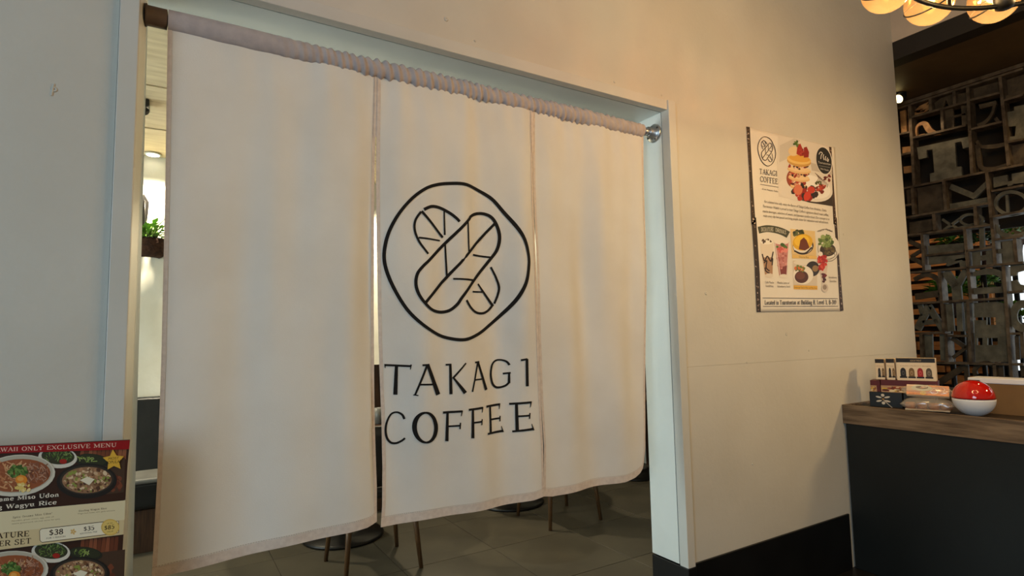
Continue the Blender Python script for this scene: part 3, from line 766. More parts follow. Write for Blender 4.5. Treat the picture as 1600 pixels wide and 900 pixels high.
P = Print(cloth_map(580, 270, 900 / 280), (0, -1, 0), .0022, .00001)
draw_logo(P, lambda x, y: (x, y), CLO, 1.08)
P.build('emblem_print', panels[1], CLOTHINK)
LET = [   # the two words, stroke by stroke: (points, widths, curved)
    ([(72, 122), (182, 126)], [10, 10], 0), ([(74, 118), (76, 136)], [6, 3], 0), ([(181, 118), (178, 142)], [6, 3], 0), ([(123, 124), (121, 262)], [13, 17], 0),
    ([(247, 120), (198, 262)], [10, 8], 0), ([(249, 116), (304, 258)], [15, 22], 0), ([(214, 211), (284, 210)], [8, 8], 0), ([(226, 121), (258, 119)], [9, 9], 0), ([(192, 260), (212, 262)], [5, 5], 0),
    ([(362, 115), (364, 256)], [11, 14], 0), ([(341, 119), (366, 118)], [8, 8], 0), ([(372, 183), (433, 111)], [9, 7], 0), ([(374, 178), (428, 250)], [8, 18], 0),
    ([(499, 107), (463, 245)], [9, 8], 0), ([(500, 105), (543, 238)], [11, 17], 0), ([(480, 190), (530, 186)], [7, 7], 0), ([(483, 109), (508, 106)], [8, 8], 0),
    ([(658, 122), (648, 106), (628, 98), (604, 101), (585, 122), (576, 165), (582, 205), (598, 225), (620, 228), (644, 219), (658, 203)], [9, 9, 8, 8, 11, 13, 12, 10, 9, 8], 1), ([(657, 207), (657, 160)], [10, 8], 0), ([(634, 163), (663, 158)], [8, 8], 0),
    ([(722, 92), (727, 220)], [12, 13], 0), ([(697, 98), (724, 93)], [9, 9], 0),
    ([(160, 376), (150, 355), (128, 345), (104, 356), (86, 395), (81, 435), (88, 470), (105, 490), (128, 492), (150, 480), (164, 466)], [10, 10, 8, 8, 10, 11, 11, 10, 9, 8], 1),
    ([(349, 338), (348, 476)], [11, 15], 0), ([(328, 342), (415, 335)], [11, 10], 0), ([(413, 332), (409, 358)], [7, 3], 0), ([(352, 406), (404, 402)], [8, 8], 0), ([(406, 388), (404, 418)], [6, 6], 0),
    ([(463, 325), (462, 460)], [11, 15], 0), ([(443, 328), (518, 320)], [10, 10], 0), ([(517, 317), (513, 342)], [7, 3], 0), ([(466, 388), (509, 384)], [8, 8], 0), ([(511, 372), (508, 400)], [6, 6], 0),
    ([(563, 312), (561, 445)], [11, 14], 0), ([(539, 316), (619, 308)], [10, 10], 0), ([(618, 304), (615, 330)], [7, 3], 0), ([(565, 377), (616, 373)], [8, 8], 0), ([(618, 362), (616, 388)], [6, 6], 0), ([(542, 443), (627, 433)], [9, 11], 0), ([(622, 410), (630, 438)], [3, 7], 0),
    ([(684, 298), (687, 432)], [11, 14], 0), ([(657, 305), (746, 295)], [10, 10], 0), ([(746, 291), (742, 318)], [7, 3], 0), ([(688, 362), (738, 357)], [8, 8], 0), ([(740, 345), (738, 372)], [6, 6], 0), ([(667, 434), (753, 420)], [9, 11], 0), ([(748, 396), (758, 426)], [3, 7], 0)]
P = Print(cloth_map(580, 530, 3.0), (0, -1, 0), .0022, .00001)
for pts, wd, cv in LET: P.strip(smooth_path(pts, n=6) if cv else dense(pts, 24), wd, CLO)
oo = [(248 + 48 * math.cos(t * PI / 24) + 3 * math.sin(t * PI / 24), 412 + 70 * math.sin(t * PI / 24)) for t in range(48)]
P.strip(oo, [9 + 10 * abs(math.cos(t * PI / 24)) for t in range(48)], CLO, True)
P.build('lettering_print', panels[1], CLOTHINK)

# ------------------------------------------------------------------ poster on the wall
poster = thing('wall_poster', 'white food and drink poster taped to the cream wall right of the doorway', 'poster', (3.05, D, 1.96))
tl_, tr_, bl_, br_ = (on_y(*q, D) for q in ((1165, 198), (1304, 230), (1183, 488), (1317, 486)))


def sheet_fn(u, v):
    p = tl_.lerp(tr_, u).lerp(bl_.lerp(br_, u), v)
    return Vector((p.x, D - .0016, p.z))


sheet = MB().grid(sheet_fn, 40, 40)
sheet = sheet.build('sheet', M['paper'], poster, True); sd = sheet.modifiers.new('thick', 'SOLIDIFY'); sd.thickness = .0008


def sheet_map(oy):
    def f(u, v):
        p = on_y(1150 + u / 5.622, oy + v / 5.622, D); return Vector((p.x, D - .0028, p.z))
    return f


P = Print(sheet_map(190), (0, -1, 0)); P.upv = (-.02, -1)
INKD = (62, 48, 40)
# left and right border strips: dark print with pale flecks
P.poly([(85, 45), (117, 50), (140, 500), (168, 903), (132, 903), (112, 480)], (58, 44, 36))
P.poly([(812, 222), (834, 225), (850, 480), (878, 903), (852, 903), (832, 480)], (66, 48, 38))
for k in range(26):
    t = random.random(); x = 98 + 52 * t; y = 55 + 840 * t
    P.ell(x + random.uniform(-8, 8), y, random.uniform(4, 11), random.uniform(2, 5), random.choice([(150, 130, 116), (190, 172, 158), (110, 84, 66)]), random.random() * 3, 7)
    x = 826 + 44 * t; y = 240 + 660 * t
    P.ell(x + random.uniform(-4, 4), y, random.uniform(3, 7), random.uniform(2, 5), random.choice([(150, 120, 100), (120, 70, 56), (190, 172, 158)]), random.random() * 3, 7)
# soft backdrop of the dessert picture
P.poly([(370, 130), (520, 150), (812, 222), (838, 480), (848, 745), (640, 712), (370, 660), (355, 400)], (222, 214, 203))
P.poly([(380, 210), (505, 150), (560, 165), (440, 330), (375, 360)], (206, 198, 187))
P.poly([(650, 360), (840, 420), (840, 470), (660, 430)], (196, 186, 174))
P.poly([(560, 690), (700, 620), (842, 600), (848, 745), (640, 712)], (60, 50, 44))
P.ell(520, 590, 160, 100, (226, 218, 208), .1); P.ell(650, 580, 200, 118, (226, 220, 212), .30); P.ell(655, 572, 176, 96, (240, 235, 228), .32)
for k in range(9): P.strip(smooth_path([(690 + 14 * k, 450 + 12 * k), (720 + 10 * k, 500 + 8 * k), (690 + 13 * k, 540 + 5 * k)], n=4), 5, (110, 88, 76))
P.ell(520, 500, 82, 90, (150, 70, 52))
for yy, rx in ((575, 78), (500, 96), (430, 104)):
    P.ell(548, yy, rx, 30, (226, 186, 132), .14); P.ell(550, yy - 12, rx - 6, 24, (236, 204, 156), .14)
    P.scatter(545, yy - 42, rx - 10, 26, [(74, 30, 30), (150, 44, 36), (54, 30, 36), (206, 150, 120), (178, 60, 46), (232, 200, 180)], 34, 17)
P.ell(548, 352, 106, 46, (206, 158, 84), .14); P.ell(548, 335, 106, 42, (236, 196, 116), .14); P.ell(552, 326, 92, 30, (226, 168, 70), .14)
P.ell(500, 262, 46, 42, (234, 206, 160)); P.poly([(535, 205), (560, 195), (605, 300), (560, 305), (525, 285)], (170, 44, 38)); P.poly([(590, 230), (615, 222), (636, 270), (632, 315), (590, 318)], (150, 34, 32))
P.scatter(565, 265, 30, 44, [(196, 78, 62), (140, 30, 30)], 14, 8)
P.scatter(520, 195, 22, 26, [(86, 116, 46), (60, 92, 34), (110, 140, 60)], 12, 12)
P.scatter(600, 620, 100, 62, [(52, 36, 40), (40, 30, 36), (180, 50, 40), (150, 34, 30), (66, 44, 48)], 46, 24, .1)
P.ell(620, 655, 30, 42, (206, 62, 46), .4); P.ell(655, 600, 34, 30, (196, 64, 48), .3); P.ell(540, 600, 38, 46, (214, 120, 90)); P.scatter(745, 590, 46, 34, [(170, 52, 40), (190, 76, 56), (120, 34, 30)], 20, 16); P.scatter(730, 540, 40, 14, [(92, 96, 50), (70, 78, 40)], 12, 9)
P.scatter(800, 500, 30, 26, [(120, 44, 36), (90, 34, 30)], 10, 14)
# round badge
P.ell(767, 345, 72, 126, (226, 220, 210), -.16, 36); P.ell(766, 345, 66, 118, (34, 34, 38), -.16, 36)
for c in ([(722, 290), (735, 270), (752, 280), (742, 300), (738, 330)], [(765, 290), (760, 310), (768, 340)], [(782, 306), (778, 330), (786, 345)], [(798, 318), (794, 340), (802, 352), (806, 330)]): P.curve(c, 7, (216, 212, 206))
P.text('Tsurutontan', (714, 366), (824, 386), 18, (216, 212, 206)); P.strip([(722, 388), (820, 406)], 2, (190, 186, 180)); P.text('Udon Noodle', (734, 420), (808, 438), 15, (216, 212, 206))
# the emblem, name and tag line
draw_logo(P, lambda x, y: (264 + (x - 422) * .228 * .98 , 264 + (y - 447) * .322 + (x - 422) * .050), INKD, .40, 5)
P.text('TAKAGI', (200, 460), (358, 482), 46, INKD, True, 0, -.2); P.text('COFFEE', (206, 528), (364, 552), 48, INKD, True, 0, -.2)
P.strip([(206, 552), (368, 578)], 3, INKD); P.text('From Hirakata, Osaka', (226, 600), (362, 622), 15, INKD)
# paragraph
for (t, a, b2) in (('For a limited time only, enjoy the flavors of Takagi Coffee from Hirakata, Osaka.', (240, 712), (790, 792)), ("Tsurutontan Waikiki is proud to host Takagi Coffee's signature blend roast coffee,", (226, 752), (806, 832)),
                   ('matcha beverages, selections of sweets, and Japanese comfort food. Our concept is to', (226, 796), (812, 868)), ('make every day feel special and bring people closer for relaxation and refreshment.', (232, 836), (804, 898))):
    P.text(t, a, b2, 21, (88, 74, 64), False, .2)
P.build('upper_print', poster)
P = Print(sheet_map(340), (0, -1, 0)); P.upv = (-.03, -1)
P.poly([(132, 0), (172, 0), (205, 500), (214, 830), (178, 830), (160, 440)], (54, 42, 34)); P.poly([(855, 0), (880, 0), (905, 400), (940, 816), (908, 824), (884, 380)], (62, 46, 36))
for k in range(24):
    t = random.random(); P.ell(150 + 46 * t + random.uniform(-8, 8), 830 * t, random.uniform(4, 11), random.uniform(2, 6), random.choice([(150, 130, 116), (190, 172, 158), (110, 84, 66)]), random.random() * 3, 7)
    P.ell(868 + 55 * t + random.uniform(-5, 5), 815 * t, random.uniform(3, 8), random.uniform(2, 5), random.choice([(150, 120, 100), (170, 150, 136)]), random.random() * 3, 7)
# ribbon
rb = smooth_path([(192, 112), (260, 98), (330, 104), (400, 124), (455, 152)], n=6)
P.strip(rb, 60, (70, 72, 56)); P.text('SIGNATURE', (216, 122), (326, 120), 34, (222, 216, 200), True); P.text('DRINKS', (342, 124), (438, 150), 34, (222, 216, 200), True)
# tall glass with chocolate streaks
P.poly([(205, 205), (325, 200), (318, 520), (252, 522), (225, 360)], (226, 214, 198)); P.poly([(228, 350), (318, 350), (316, 500), (250, 500)], (172, 134, 104))
P.ell(264, 212, 58, 24, (240, 234, 224)); P.scatter(262, 208, 46, 16, [(74, 58, 48), (100, 80, 66)], 14, 9)
for c in ([(225, 320), (245, 380), (270, 340), (300, 380), (322, 300)], [(240, 400), (265, 380), (260, 440), (290, 470)], [(300, 390), (316, 360), (312, 420)], [(250, 440), (258, 470), (290, 490)]): P.curve(c, 11, (50, 36, 30))
P.ell(288, 510, 34, 20, (220, 210, 198))
# pink drink
P.poly([(332, 215), (462, 215), (444, 510), (376, 512)], (196, 132, 130)); P.poly([(372, 440), (450, 420), (444, 505), (380, 508)], (128, 60, 56)); P.ell(396, 215, 64, 22, (236, 226, 216))
P.scatter(398, 255, 46, 18, [(80, 116, 46), (60, 90, 36)], 10, 20); P.scatter(400, 285, 44, 22, [(206, 92, 92), (226, 140, 132)], 14, 18); P.scatter(398, 380, 44, 70, [(214, 150, 146), (176, 100, 98), (190, 124, 118)], 30, 16)
P.ell(412, 515, 36, 18, (230, 222, 210)); P.strip([(338, 225), (385, 505)], 5, (236, 226, 220)); P.strip([(458, 225), (440, 505)], 5, (236, 226, 220))
# food squares
P.poly([(472, 100), (688, 120), (700, 335), (484, 322)], (226, 196, 140)); P.scatter(545, 140, 46, 34, [(60, 70, 40), (44, 54, 32), (96, 104, 60)], 26, 16)
P.ell(584, 250, 92, 76, (54, 40, 34), -.1); P.ell(580, 255, 84, 64, (230, 224, 214)); P.ell(580, 218, 88, 72, (226, 176, 40), -.2); P.ell(572, 205, 66, 48, (240, 196, 60), -.2); P.poly([(560, 200), (590, 175), (615, 200), (640, 265), (600, 290), (545, 278)], (110, 52, 26)); P.curve([(506, 292), (560, 315), (610, 310), (660, 262)], 14, (50, 36, 30))
P.poly([(486, 324), (703, 336), (704, 366), (487, 358)], (228, 190, 110)); P.text('Omurice Rice', (546, 352), (634, 357), 16, (70, 54, 36))
P.poly([(494, 378), (704, 384), (708, 600), (500, 592)], (214, 202, 186)); P.ell(590, 395, 90, 22, (230, 222, 210)); P.ell(668, 450, 60, 66, (52, 42, 36)); P.ell(690, 448, 26, 28, (150, 120, 80)); P.ell(585, 505, 88, 82, (236, 230, 220)); P.ell(570, 522, 60, 54, (84, 44, 28)); P.ell(560, 512, 40, 32, (112, 62, 40)); P.scatter(552, 452, 44, 26, [(110, 130, 56), (76, 98, 40), (206, 110, 50)], 24, 14)
P.poly([(500, 594), (709, 600), (710, 634), (502, 630)], (226, 176, 60)); P.text('Hamburger Steak w/ Rice and Miso Soup', (504, 620), (704, 626), 14, (60, 46, 30))
# green dish on white plate, top right
P.ell(800, 270, 104, 120, (230, 224, 214), .1); P.ell(800, 270, 92, 106, (190, 182, 170), .1); P.ell(806, 262, 86, 98, (232, 226, 216)); P.ell(800, 285, 70, 56, (64, 50, 36)); P.scatter(785, 210, 66, 52, [(120, 142, 76), (92, 116, 54), (150, 168, 104), (76, 96, 44)], 60, 17); P.scatter(800, 290, 60, 30, [(96, 78, 44), (120, 104, 60), (60, 46, 34)], 22, 14)
P.curve([(706, 122), (760, 104), (800, 106), (840, 124)], 4, (110, 96, 84)); P.text('Matcha', (712, 132), (768, 112), 16, (96, 80, 70), False, .2); P.text('Parfait', (780, 110), (842, 128), 16, (96, 80, 70), False, .2)
P.curve([(870, 290), (880, 340), (840, 378), (790, 384)], 6, (120, 110, 100)); P.curve([(850, 300), (862, 340), (820, 362)], 5, (120, 110, 100))
# red sundae
P.poly([(712, 430), (800, 420), (786, 510), (774, 575), (752, 575), (742, 510)], (214, 196, 184)); P.scatter(752, 390, 38, 72, [(196, 44, 34), (168, 30, 26), (214, 84, 66)], 46, 17); P.ell(735, 320, 20, 20, (236, 226, 220)); P.scatter(762, 505, 20, 18, [(120, 30, 30), (90, 24, 24)], 10, 13); P.scatter(764, 552, 14, 16, [(70, 26, 28), (52, 24, 26)], 8, 11); P.ell(774, 618, 30, 38, (206, 196, 186)); P.ell(772, 612, 18, 22, (150, 136, 122))
for t, a, b2 in (('Cafe Mocha', (248, 576), (326, 580)), ('Iced/Hot', (254, 608), (322, 612)), ('Matcha Latte w/', (356, 580), (462, 584)), ('Strawberry Swirl', (356, 612), (468, 616)), ('Strawberry', (806, 534), (878, 536)), ('Sundae', (816, 566), (874, 568))):
    P.text(t, a, b2, 19, (92, 78, 68))
P.strip([(226, 706), (886, 712), (890, 778), (230, 780)], 4, INKD, True)
P.text('Located in Tsurutontan at Building B, Level 3, B-310', (246, 764), (876, 760), 36, (54, 42, 36), True, 0, .35)
P.build('lower_print', poster)

# ------------------------------------------------------------------ menu board, lower left
YM = D - .13
menu = thing('menu_board', 'printed menu board with noodle bowls and prices on a stand left of the doorway', 'menu board', (-.3, YM, .75))
c0 = on_y(203, 687.3, YM); du = (on_y(0, 697, YM) - c0).normalized(); dv = Vector((du.z, 0, -du.x))
if dv.z > 0: dv = -dv
MW, MH = .50, .70
MB().obox(c0 + Vector((0, .0004, 0)), du * MW, dv * MH, (0, .008, 0)).build('board', M['darkpaper'], menu)
zb = (c0 + du * MW * .5 + dv * MH * .9)
MB().tube([(zb.x, YM + .02, .02), (zb.x, YM + .02, 1.0)], .012, 12).build('pole', M['black'], menu, True)
MB().lathe([(.11, 0), (.11, .008), (.1, .014), (.02, .02)], (zb.x, YM + .02, .001), 28).build('foot', M['black'], menu, True)


def menu_map(u, v):
    p = on_y(u / 4.0909, 680 + v / 4.0909, YM); return Vector((p.x, YM, p.z))


P = Print(menu_map, (0, -1, 0), .0003); P.upv = (.03, -1)
W1, BR1 = (222, 210, 190), (60, 36, 24)
L0, R0 = -800, 830


def yl(y0, s, x): return y0 + s * x


def band(ya, sa, yb, sb, col, xr0, xr1):
    P.poly([(L0, yl(ya, sa, L0)), (xr0, yl(ya, sa, xr0)), (xr1, yl(yb, sb, xr1)), (L0, yl(yb, sb, L0))], col)


def food_scene(oy, sl, ox=0.0, xmax=830):
    """bowls and skillet seen from above, oy = vertical shift"""
    def E(x, y, rx, ry, c, r=0.0): P.ell(x + ox, y + oy + sl * x, rx, ry, c, r)

    def S(x, y, rx, ry, cols, n, z, r=0.0, st=False): P.scatter(x + ox, y + oy + sl * x, rx, ry, cols, n, z, r, st)
    for k in range(12):
        x = 520 + 27 * k
        if x + 22 > xmax: break
        P.poly([(x, 92 + oy + sl * x), (x + 22, 92 + oy + sl * x), (x + 14, 190 + oy + sl * x), (x - 12, 190 + oy + sl * x)], random.choice([(120, 66, 42), (136, 78, 52), (104, 56, 36), (148, 90, 60)]))
    P.poly([(520, 190 + oy + sl * 520), (800, 180 + oy + sl * 800), (792, 400 + oy + sl * 792), (520, 420 + oy + sl * 520)], (74, 54, 40))
    S(740, 330, 40, 60, [(120, 66, 44), (96, 50, 34)], 18, 20)
    E(590, 190, 110, 44, (44, 44, 34), .1); E(590, 184, 96, 34, (52, 54, 36), .1); S(556, 182, 60, 18, [(142, 160, 84), (112, 136, 60), (164, 178, 104)], 16, 15, .1, True)
    E(370, 160, 124, 68, (216, 210, 196), .06); E(372, 152, 106, 52, (58, 58, 40), .06); S(372, 146, 92, 44, [(104, 128, 62), (76, 104, 44), (136, 156, 90), (60, 78, 36)], 64, 13, .06, True); E(405, 186, 24, 16, (160, 40, 30))
    E(556, 318, 192, 112, (38, 34, 30), -.04); E(556, 310, 172, 94, (58, 50, 42), -.04); E(556, 312, 158, 84, (150, 112, 82), -.04); S(556, 312, 146, 74, [(206, 172, 136), (176, 132, 96), (120, 84, 56), (190, 160, 110), (140, 150, 70), (222, 196, 160), (90, 60, 44)], 170, 12, -.04)
    P.poly([(512 + ox, 310 + oy + sl * 512), (560 + ox, 290 + oy + sl * 560), (606 + ox, 308 + oy + sl * 606), (572 + ox, 345 + oy + sl * 572)], (232, 222, 196))
    E(110, 262, 246, 132, (210, 204, 188), -.10); E(110, 254, 230, 118, (184, 176, 158), -.10); E(112, 262, 214, 104, (150, 84, 50), -.10)
    S(60, 260, 150, 88, [(206, 150, 104), (184, 120, 78), (160, 92, 58), (214, 176, 130)], 90, 22, -.1, True); S(230, 250, 84, 66, [(140, 92, 70), (170, 120, 96), (116, 70, 52), (186, 140, 112)], 80, 18, 0, True)
    S(118, 240, 58, 42, [(86, 116, 50), (60, 92, 36), (112, 142, 70)], 80, 11); E(140, 290, 38, 30, (226, 138, 46)); E(134, 284, 20, 14, (240, 170, 80)); S(150, 340, 52, 24, [(226, 196, 110), (236, 214, 150)], 22, 13)


# lower picture
band(730, -.124, 1790, -.18, BR1, 790, 722)
food_scene(618, -.085, -45, 770)
# upper picture
band(110, -.035, 485, -.09, BR1, 822, 802)
food_scene(-2, -.045)
band(395, -.085, 486, -.0915, (44, 28, 20), 330, 300)
band(68, -.046, 114, -.032, (150, 20, 22), 830, 826)
P.text('HAWAII ONLY EXCLUSIVE MENU', (-62, 106), (748, 72), 26, (232, 196, 178), True)
st = []
for k in range(10):
    a = -PI / 2 + k * PI / 5 - .06; r = (70, 36)[k % 2]; st.append((727 + r * math.cos(a) * 1.02, 158 + r * math.sin(a)))
P.poly(st, (222, 174, 62)); P.text('MOST', (692, 156), (760, 150), 16, (52, 38, 20), False, .15); P.text('POPULAR', (676, 182), (778, 172), 18, (52, 38, 20), False, .15)
P.text('Spicy Sesame Miso Udon', (-246, 440), (382, 388), 27, (236, 226, 208), True, 0, .3); P.text('& Sizzling Wagyu Rice'.replace('&', '-'), (-240, 492), (368, 436), 27, (236, 226, 208), True, 0, .3)
# cream band
band(486, -.0915, 728, -.124, (214, 194, 150), 802, 789)
band(486, -.0915, 620, -.105, (224, 210, 172), 802, 797)
P.text('Spicy Sesame Miso Udon*', (84, 528), (338, 500), 12, (96, 74, 50), True)
P.text('Noodles, green onion, egg, chili oil', (78, 548), (346, 520), 8, (128, 106, 76)); P.text('sesame, ground pork, ask your server for spicy', (78, 566), (386, 534), 8, (128, 106, 76))
P.text('Sizzling Wagyu Rice', (504, 486), (684, 468), 11, (96, 74, 50), True); P.text('Wagyu beef, butter, corn, garlic and more', (498, 502), (736, 480), 8, (128, 106, 76))
P.text('SIGNATURE', (-170, 668), (194, 640), 34, (58, 40, 26), True, 0, .2); P.text('DINNER SET', (-150, 720), (206, 686), 34, (58, 40, 26), True, 0, .2)
bx = [(268, 594), (700, 545), (760, 545), (760, 618), (700, 628), (272, 680), (258, 668), (256, 606)]
P.poly(bx, (240, 230, 204)); P.strip(bx, 4, (70, 50, 34), True)
P.text('$38', (316, 636), (410, 626), 34, (52, 38, 26), True, 0, .4); P.text('FOR 1 PERSON', (298, 660), (420, 646), 10, (70, 52, 36)); P.text('$35', (536, 608), (606, 600), 26, (52, 38, 26), True, 0, .4); P.text('ADDITIONAL FREE', (512, 630), (622, 616), 9, (70, 52, 36))
for k in range(5): a = k * 2 * PI / 5; P.ell(470 + 11 * math.cos(a), 612 + 11 * math.sin(a), 9, 6, (216, 178, 110), a, 9)
P.ell(706, 584, 58, 52, (214, 176, 84)); P.ell(706, 584, 52, 46, (226, 196, 112)); P.text('UP TO', (684, 566), (720, 561), 8, (60, 44, 24)); P.text('$85', (668, 602), (734, 592), 26, (52, 38, 20), True, 0, .4); P.text('VALUE', (684, 618), (724, 612), 8, (60, 44, 24))
# lower picture
P.build('menu_print', menu)

# ------------------------------------------------------------------ service counter
XC, ZC = 3.386, .917
ctr = thing('service_counter', 'black counter with a brown oak band around its top, at the right edge', 'counter', (XC, D, 0))
MB().box((XC + .006, -2.2, 0.0), (XC + .75, D - .014, .81)).build('body', M['counter'], ctr, bevel=.002)
MB().box((XC, -2.2, .81), (XC + .022, D - .001, ZC)).build('front_band', M['oak'], ctr, bevel=.0015)
MB().box((XC + .022, D - .022, .81), (XC + .76, D - .001, ZC)).build('end_band', M['oak'], ctr, bevel=.0015)
MB().box((XC + .022, -2.2, .81), (XC + .76, D - .022, .905)).build('worktop', M['tray'], ctr)
ZT = .9052

# red and white ball: a plain two-colour ball lamp-like container
bc = Vector((3.495, 1.277, ZT + .0895)); br = .0890
ball = thing('round_container', 'glossy red and white round container on the counter beside the clear snack packs', 'container', (bc.x, bc.y, ZT))
prof_u = [(br * 1.003 * math.cos(a), br * 1.003 * math.sin(a)) for a in [i * (PI / 2) / 20 for i in range(20)]] + [(.0005, br * 1.003)]
prof_l = [(.0005 if i == 0 else br * math.sin(i * (PI / 2 - .02) / 20), -br * math.cos(i * (PI / 2 - .02) / 20)) for i in range(21)]
MB().lathe(prof_l, bc, 48).build('bowl', M['whitep'], ball, True)
MB().lathe(prof_u, bc + Vector((0, 0, .0015)), 48).build('lid', M['red'], ball, True)

# boxes of sweets: three cream ones on dark red ones, a black box in front
pd = Vector((.30, -.95, 0)).normalized(); pn_ = Vector((-pd.y, pd.x, 0))
if pn_.x < 0: pn_ = -pn_                                # points away from the viewer
FP = Vector((3.57, 1.60, 0))


def fp(px, py, back=0.0): return on_plane(px, py, FP + pn_ * back, pn_)


def carton(name, label, cat, px0, py0, px1, py1, back, depth, m, group, zbase=None, pr=None):
    a = fp(px0, py1, back); b2 = fp(px1, py1, back); tp = fp(px0, py0, back)
    z0 = a.z if zbase is None else zbase
    t = thing(name, label, cat, (a.x, a.y, z0), group)
    wv = Vector((b2.x - a.x, b2.y - a.y, 0)); hh = tp.z - z0
    MB().obox((a.x, a.y, z0), wv, pn_ * depth, (0, 0, hh)).build('carton', m, t, bevel=.0015)
    P = Print(lambda u, v: Vector((a.x, a.y, z0)) + wv * u + Vector((0, 0, hh * (1 - v))), -pn_, .0006); P.upv = (0, -1)
    pr(P); P.build('label_print', t)
    return a.x, a.y, z0, hh


def pr_cream(full):
    def f(P):
        P.poly([(0, 0), (1, 0), (1, .19), (0, .19)], (34, 27, 22))
        if full: P.text('ASSORTMENT', (.37, .15), (.66, .15), .085, (176, 150, 112))
        P.text('an assortment of fine flavours to enjoy together', (.1, .36), (.9, .36), .045, (150, 112, 66))
        n = 4 if full else 2
        for k in range(n):
            c = ((36, 30, 26), (120, 92, 54), (156, 34, 26), (86, 72, 54))[k % 4]
            x = (.17 + .22 * k) if full else (.42 + .42 * k); w_ = .075 if full else .14
            P.poly([(x - w_, .82), (x - w_, .6)] + [(x - w_ * math.cos(q * PI / 8), .6 - .17 * math.sin(q * PI / 8)) for q in range(1, 8)] + [(x + w_, .6), (x + w_, .82)], c)
            P.poly([(x - w_ * 1.3, .82), (x + w_ * 1.3, .82), (x + w_ * 1.3, .89), (x - w_ * 1.3, .89)], (30, 25, 21))
            P.ell(x, .66, w_ * .5, .10, tuple(min(255, q + 44) for q in c)); P.ell(x, .67, w_ * .25, .05, c)
    return f


def pr_red(P):
    P.poly([(0, .45), (.62, .45), (.66, 1), (0, 1)], (180, 140, 104)); P.scatter(.3, .74, .26, .2, [(206, 170, 60), (150, 60, 30), (120, 74, 40), (226, 206, 160), (90, 40, 24)], 40, .07)


def pr_black(P):
    for k in range(6):
        a = k * PI / 3 + .5; P.ell(.42 + .15 * math.cos(a), .46 + .26 * math.sin(a), .10, .055, (206, 196, 180), a, 12)
    P.curve([(.42, .5), (.6, .85), (.68, 1.0)], .03, (190, 178, 160)); P.ell(.42, .46, .04, .07, (150, 112, 60))


zb_ = ZT
x0, y0, z0, h0 = carton('gift_box', 'low black box with a pale flower emblem, below the dark red boxes', 'box', 1360, 612, 1411, 640, 0, .12, M['blackcarton'], None, zb_, pr_black)
z1 = z0 + h0 + .0005
carton('sweets_box', 'dark red box with a food picture, left of the two resting on the black box', 'box', 1360.5, 594, 1376, 612, .012, .11, M['redcarton'], 'dark red boxes in the stack', z1, pr_red)
r = carton('sweets_box', 'wide dark red box with a food picture, under the front cream box', 'box', 1377, 593.5, 1466, 612, .010, .11, M['redcarton'], 'dark red boxes in the stack', z1, pr_red)
z2 = z1 + r[3] + .0005
# a black box below the right half of the red one carries it
a_, b_ = fp(1413, 640, .01), fp(1464, 640, .01)
t = thing('gift_box', 'plain black box behind the clear snack packs, carrying the wide red box', 'box', (a_.x, a_.y, ZT))
MB().obox((a_.x, a_.y, ZT), Vector((b_.x - a_.x, b_.y - a_.y, 0)), pn_ * .11, (0, 0, z1 - ZT - .0006)).build('carton', M['blackcarton'], t, bevel=.0015)
carton('biscuit_box', 'narrow cream box with black top, leftmost of the upper three', 'box', 1369, 561, 1383, 592, .030, .07, M['carton'], 'cream boxes on top of the stack', z2, pr_cream(False))
carton('biscuit_box', 'narrow cream box with black top, middle of the upper three', 'box', 1386, 560.5, 1399, 592, .024, .07, M['carton'], 'cream boxes on top of the stack', z2, pr_cream(False))
carton('biscuit_box', 'wide cream box with four arched pictures, rightmost of the upper three', 'box', 1402, 559.5, 1463, 592, .014, .07, M['carton'], 'cream boxes on top of the stack', z2, pr_cream(True))

# clear snack packs
sp = Vector((3.462, 1.475, ZT)); su = Vector((.28, -.96, 0)).normalized(); sn = Vector((.96, .28, 0)).normalized()
snack = thing('snack_pack', 'clear film pack of brown biscuits, lower of the pair on the counter', 'snack', sp, 'clear snack packs on the counter')


def pillow(o, u, n, up, wd_, dp, ht):
    def fn(s_, t_):
        a = 2 * PI * t_; x = (s_ - .5); e = max(.06, 1 - abs(2 * x) ** 5)
        fl_ = 1 + .06 * math.sin(a * 5 + s_ * 17)
        return o + u * (wd_ * s_) + n * (dp / 2 * (math.cos(a) * fl_ * (.75 + .25 * e)) + dp / 2) + up * (ht / 2 + ht / 2 * math.sin(a) * e * fl_)
    return fn


UPV = Vector((0, 0, 1))
MB().grid(pillow(sp - su * .12, su, sn, UPV, .235, .10, .075), 30, 24).build('film', M['film'], snack, True)
MB().obox(sp - su * .10 + sn * .02 + UPV * .006, su * .195, sn * .07, UPV * .008).build('tray', M['carton'], snack, bevel=.002)
for k in range(4):
    MB().lathe([(.022, 0), (.026, .006), (.026, .026), (.02, .032)], sp - su * (.078 - .052 * k) + sn * .052 + UPV * .0142, 16).build('biscuit', M['biscuit'], snack, True)
so_ = sp + sn * .012 + UPV * .089
tu = (su + Vector((0, 0, -.02))).normalized(); tn = (UPV * .86 + sn * .55).normalized(); tw = tu.cross(tn).normalized()
if tw.x < 0: tw = -tw
snack2 = thing('snack_pack', 'clear film pack with orange label, upper of the pair on the counter', 'snack', so_, 'clear snack packs on the counter')
MB().grid(pillow(so_ - tu * .112, tu, tw, tn, .225, .05, .075), 30, 24).build('film', M['film'], snack2, True)
lo = so_ - tu * .088 + tw * .006
MB().obox(lo + tn * .004, tu * .185, tw * .02, tn * .06).build('card', M['carton'], snack2)
P = Print(lambda u, v: lo + tn * .004 + tu * (.185 * u) + tn * (.06 * (1 - v)), -tw, .0008); P.upv = (0, -1)
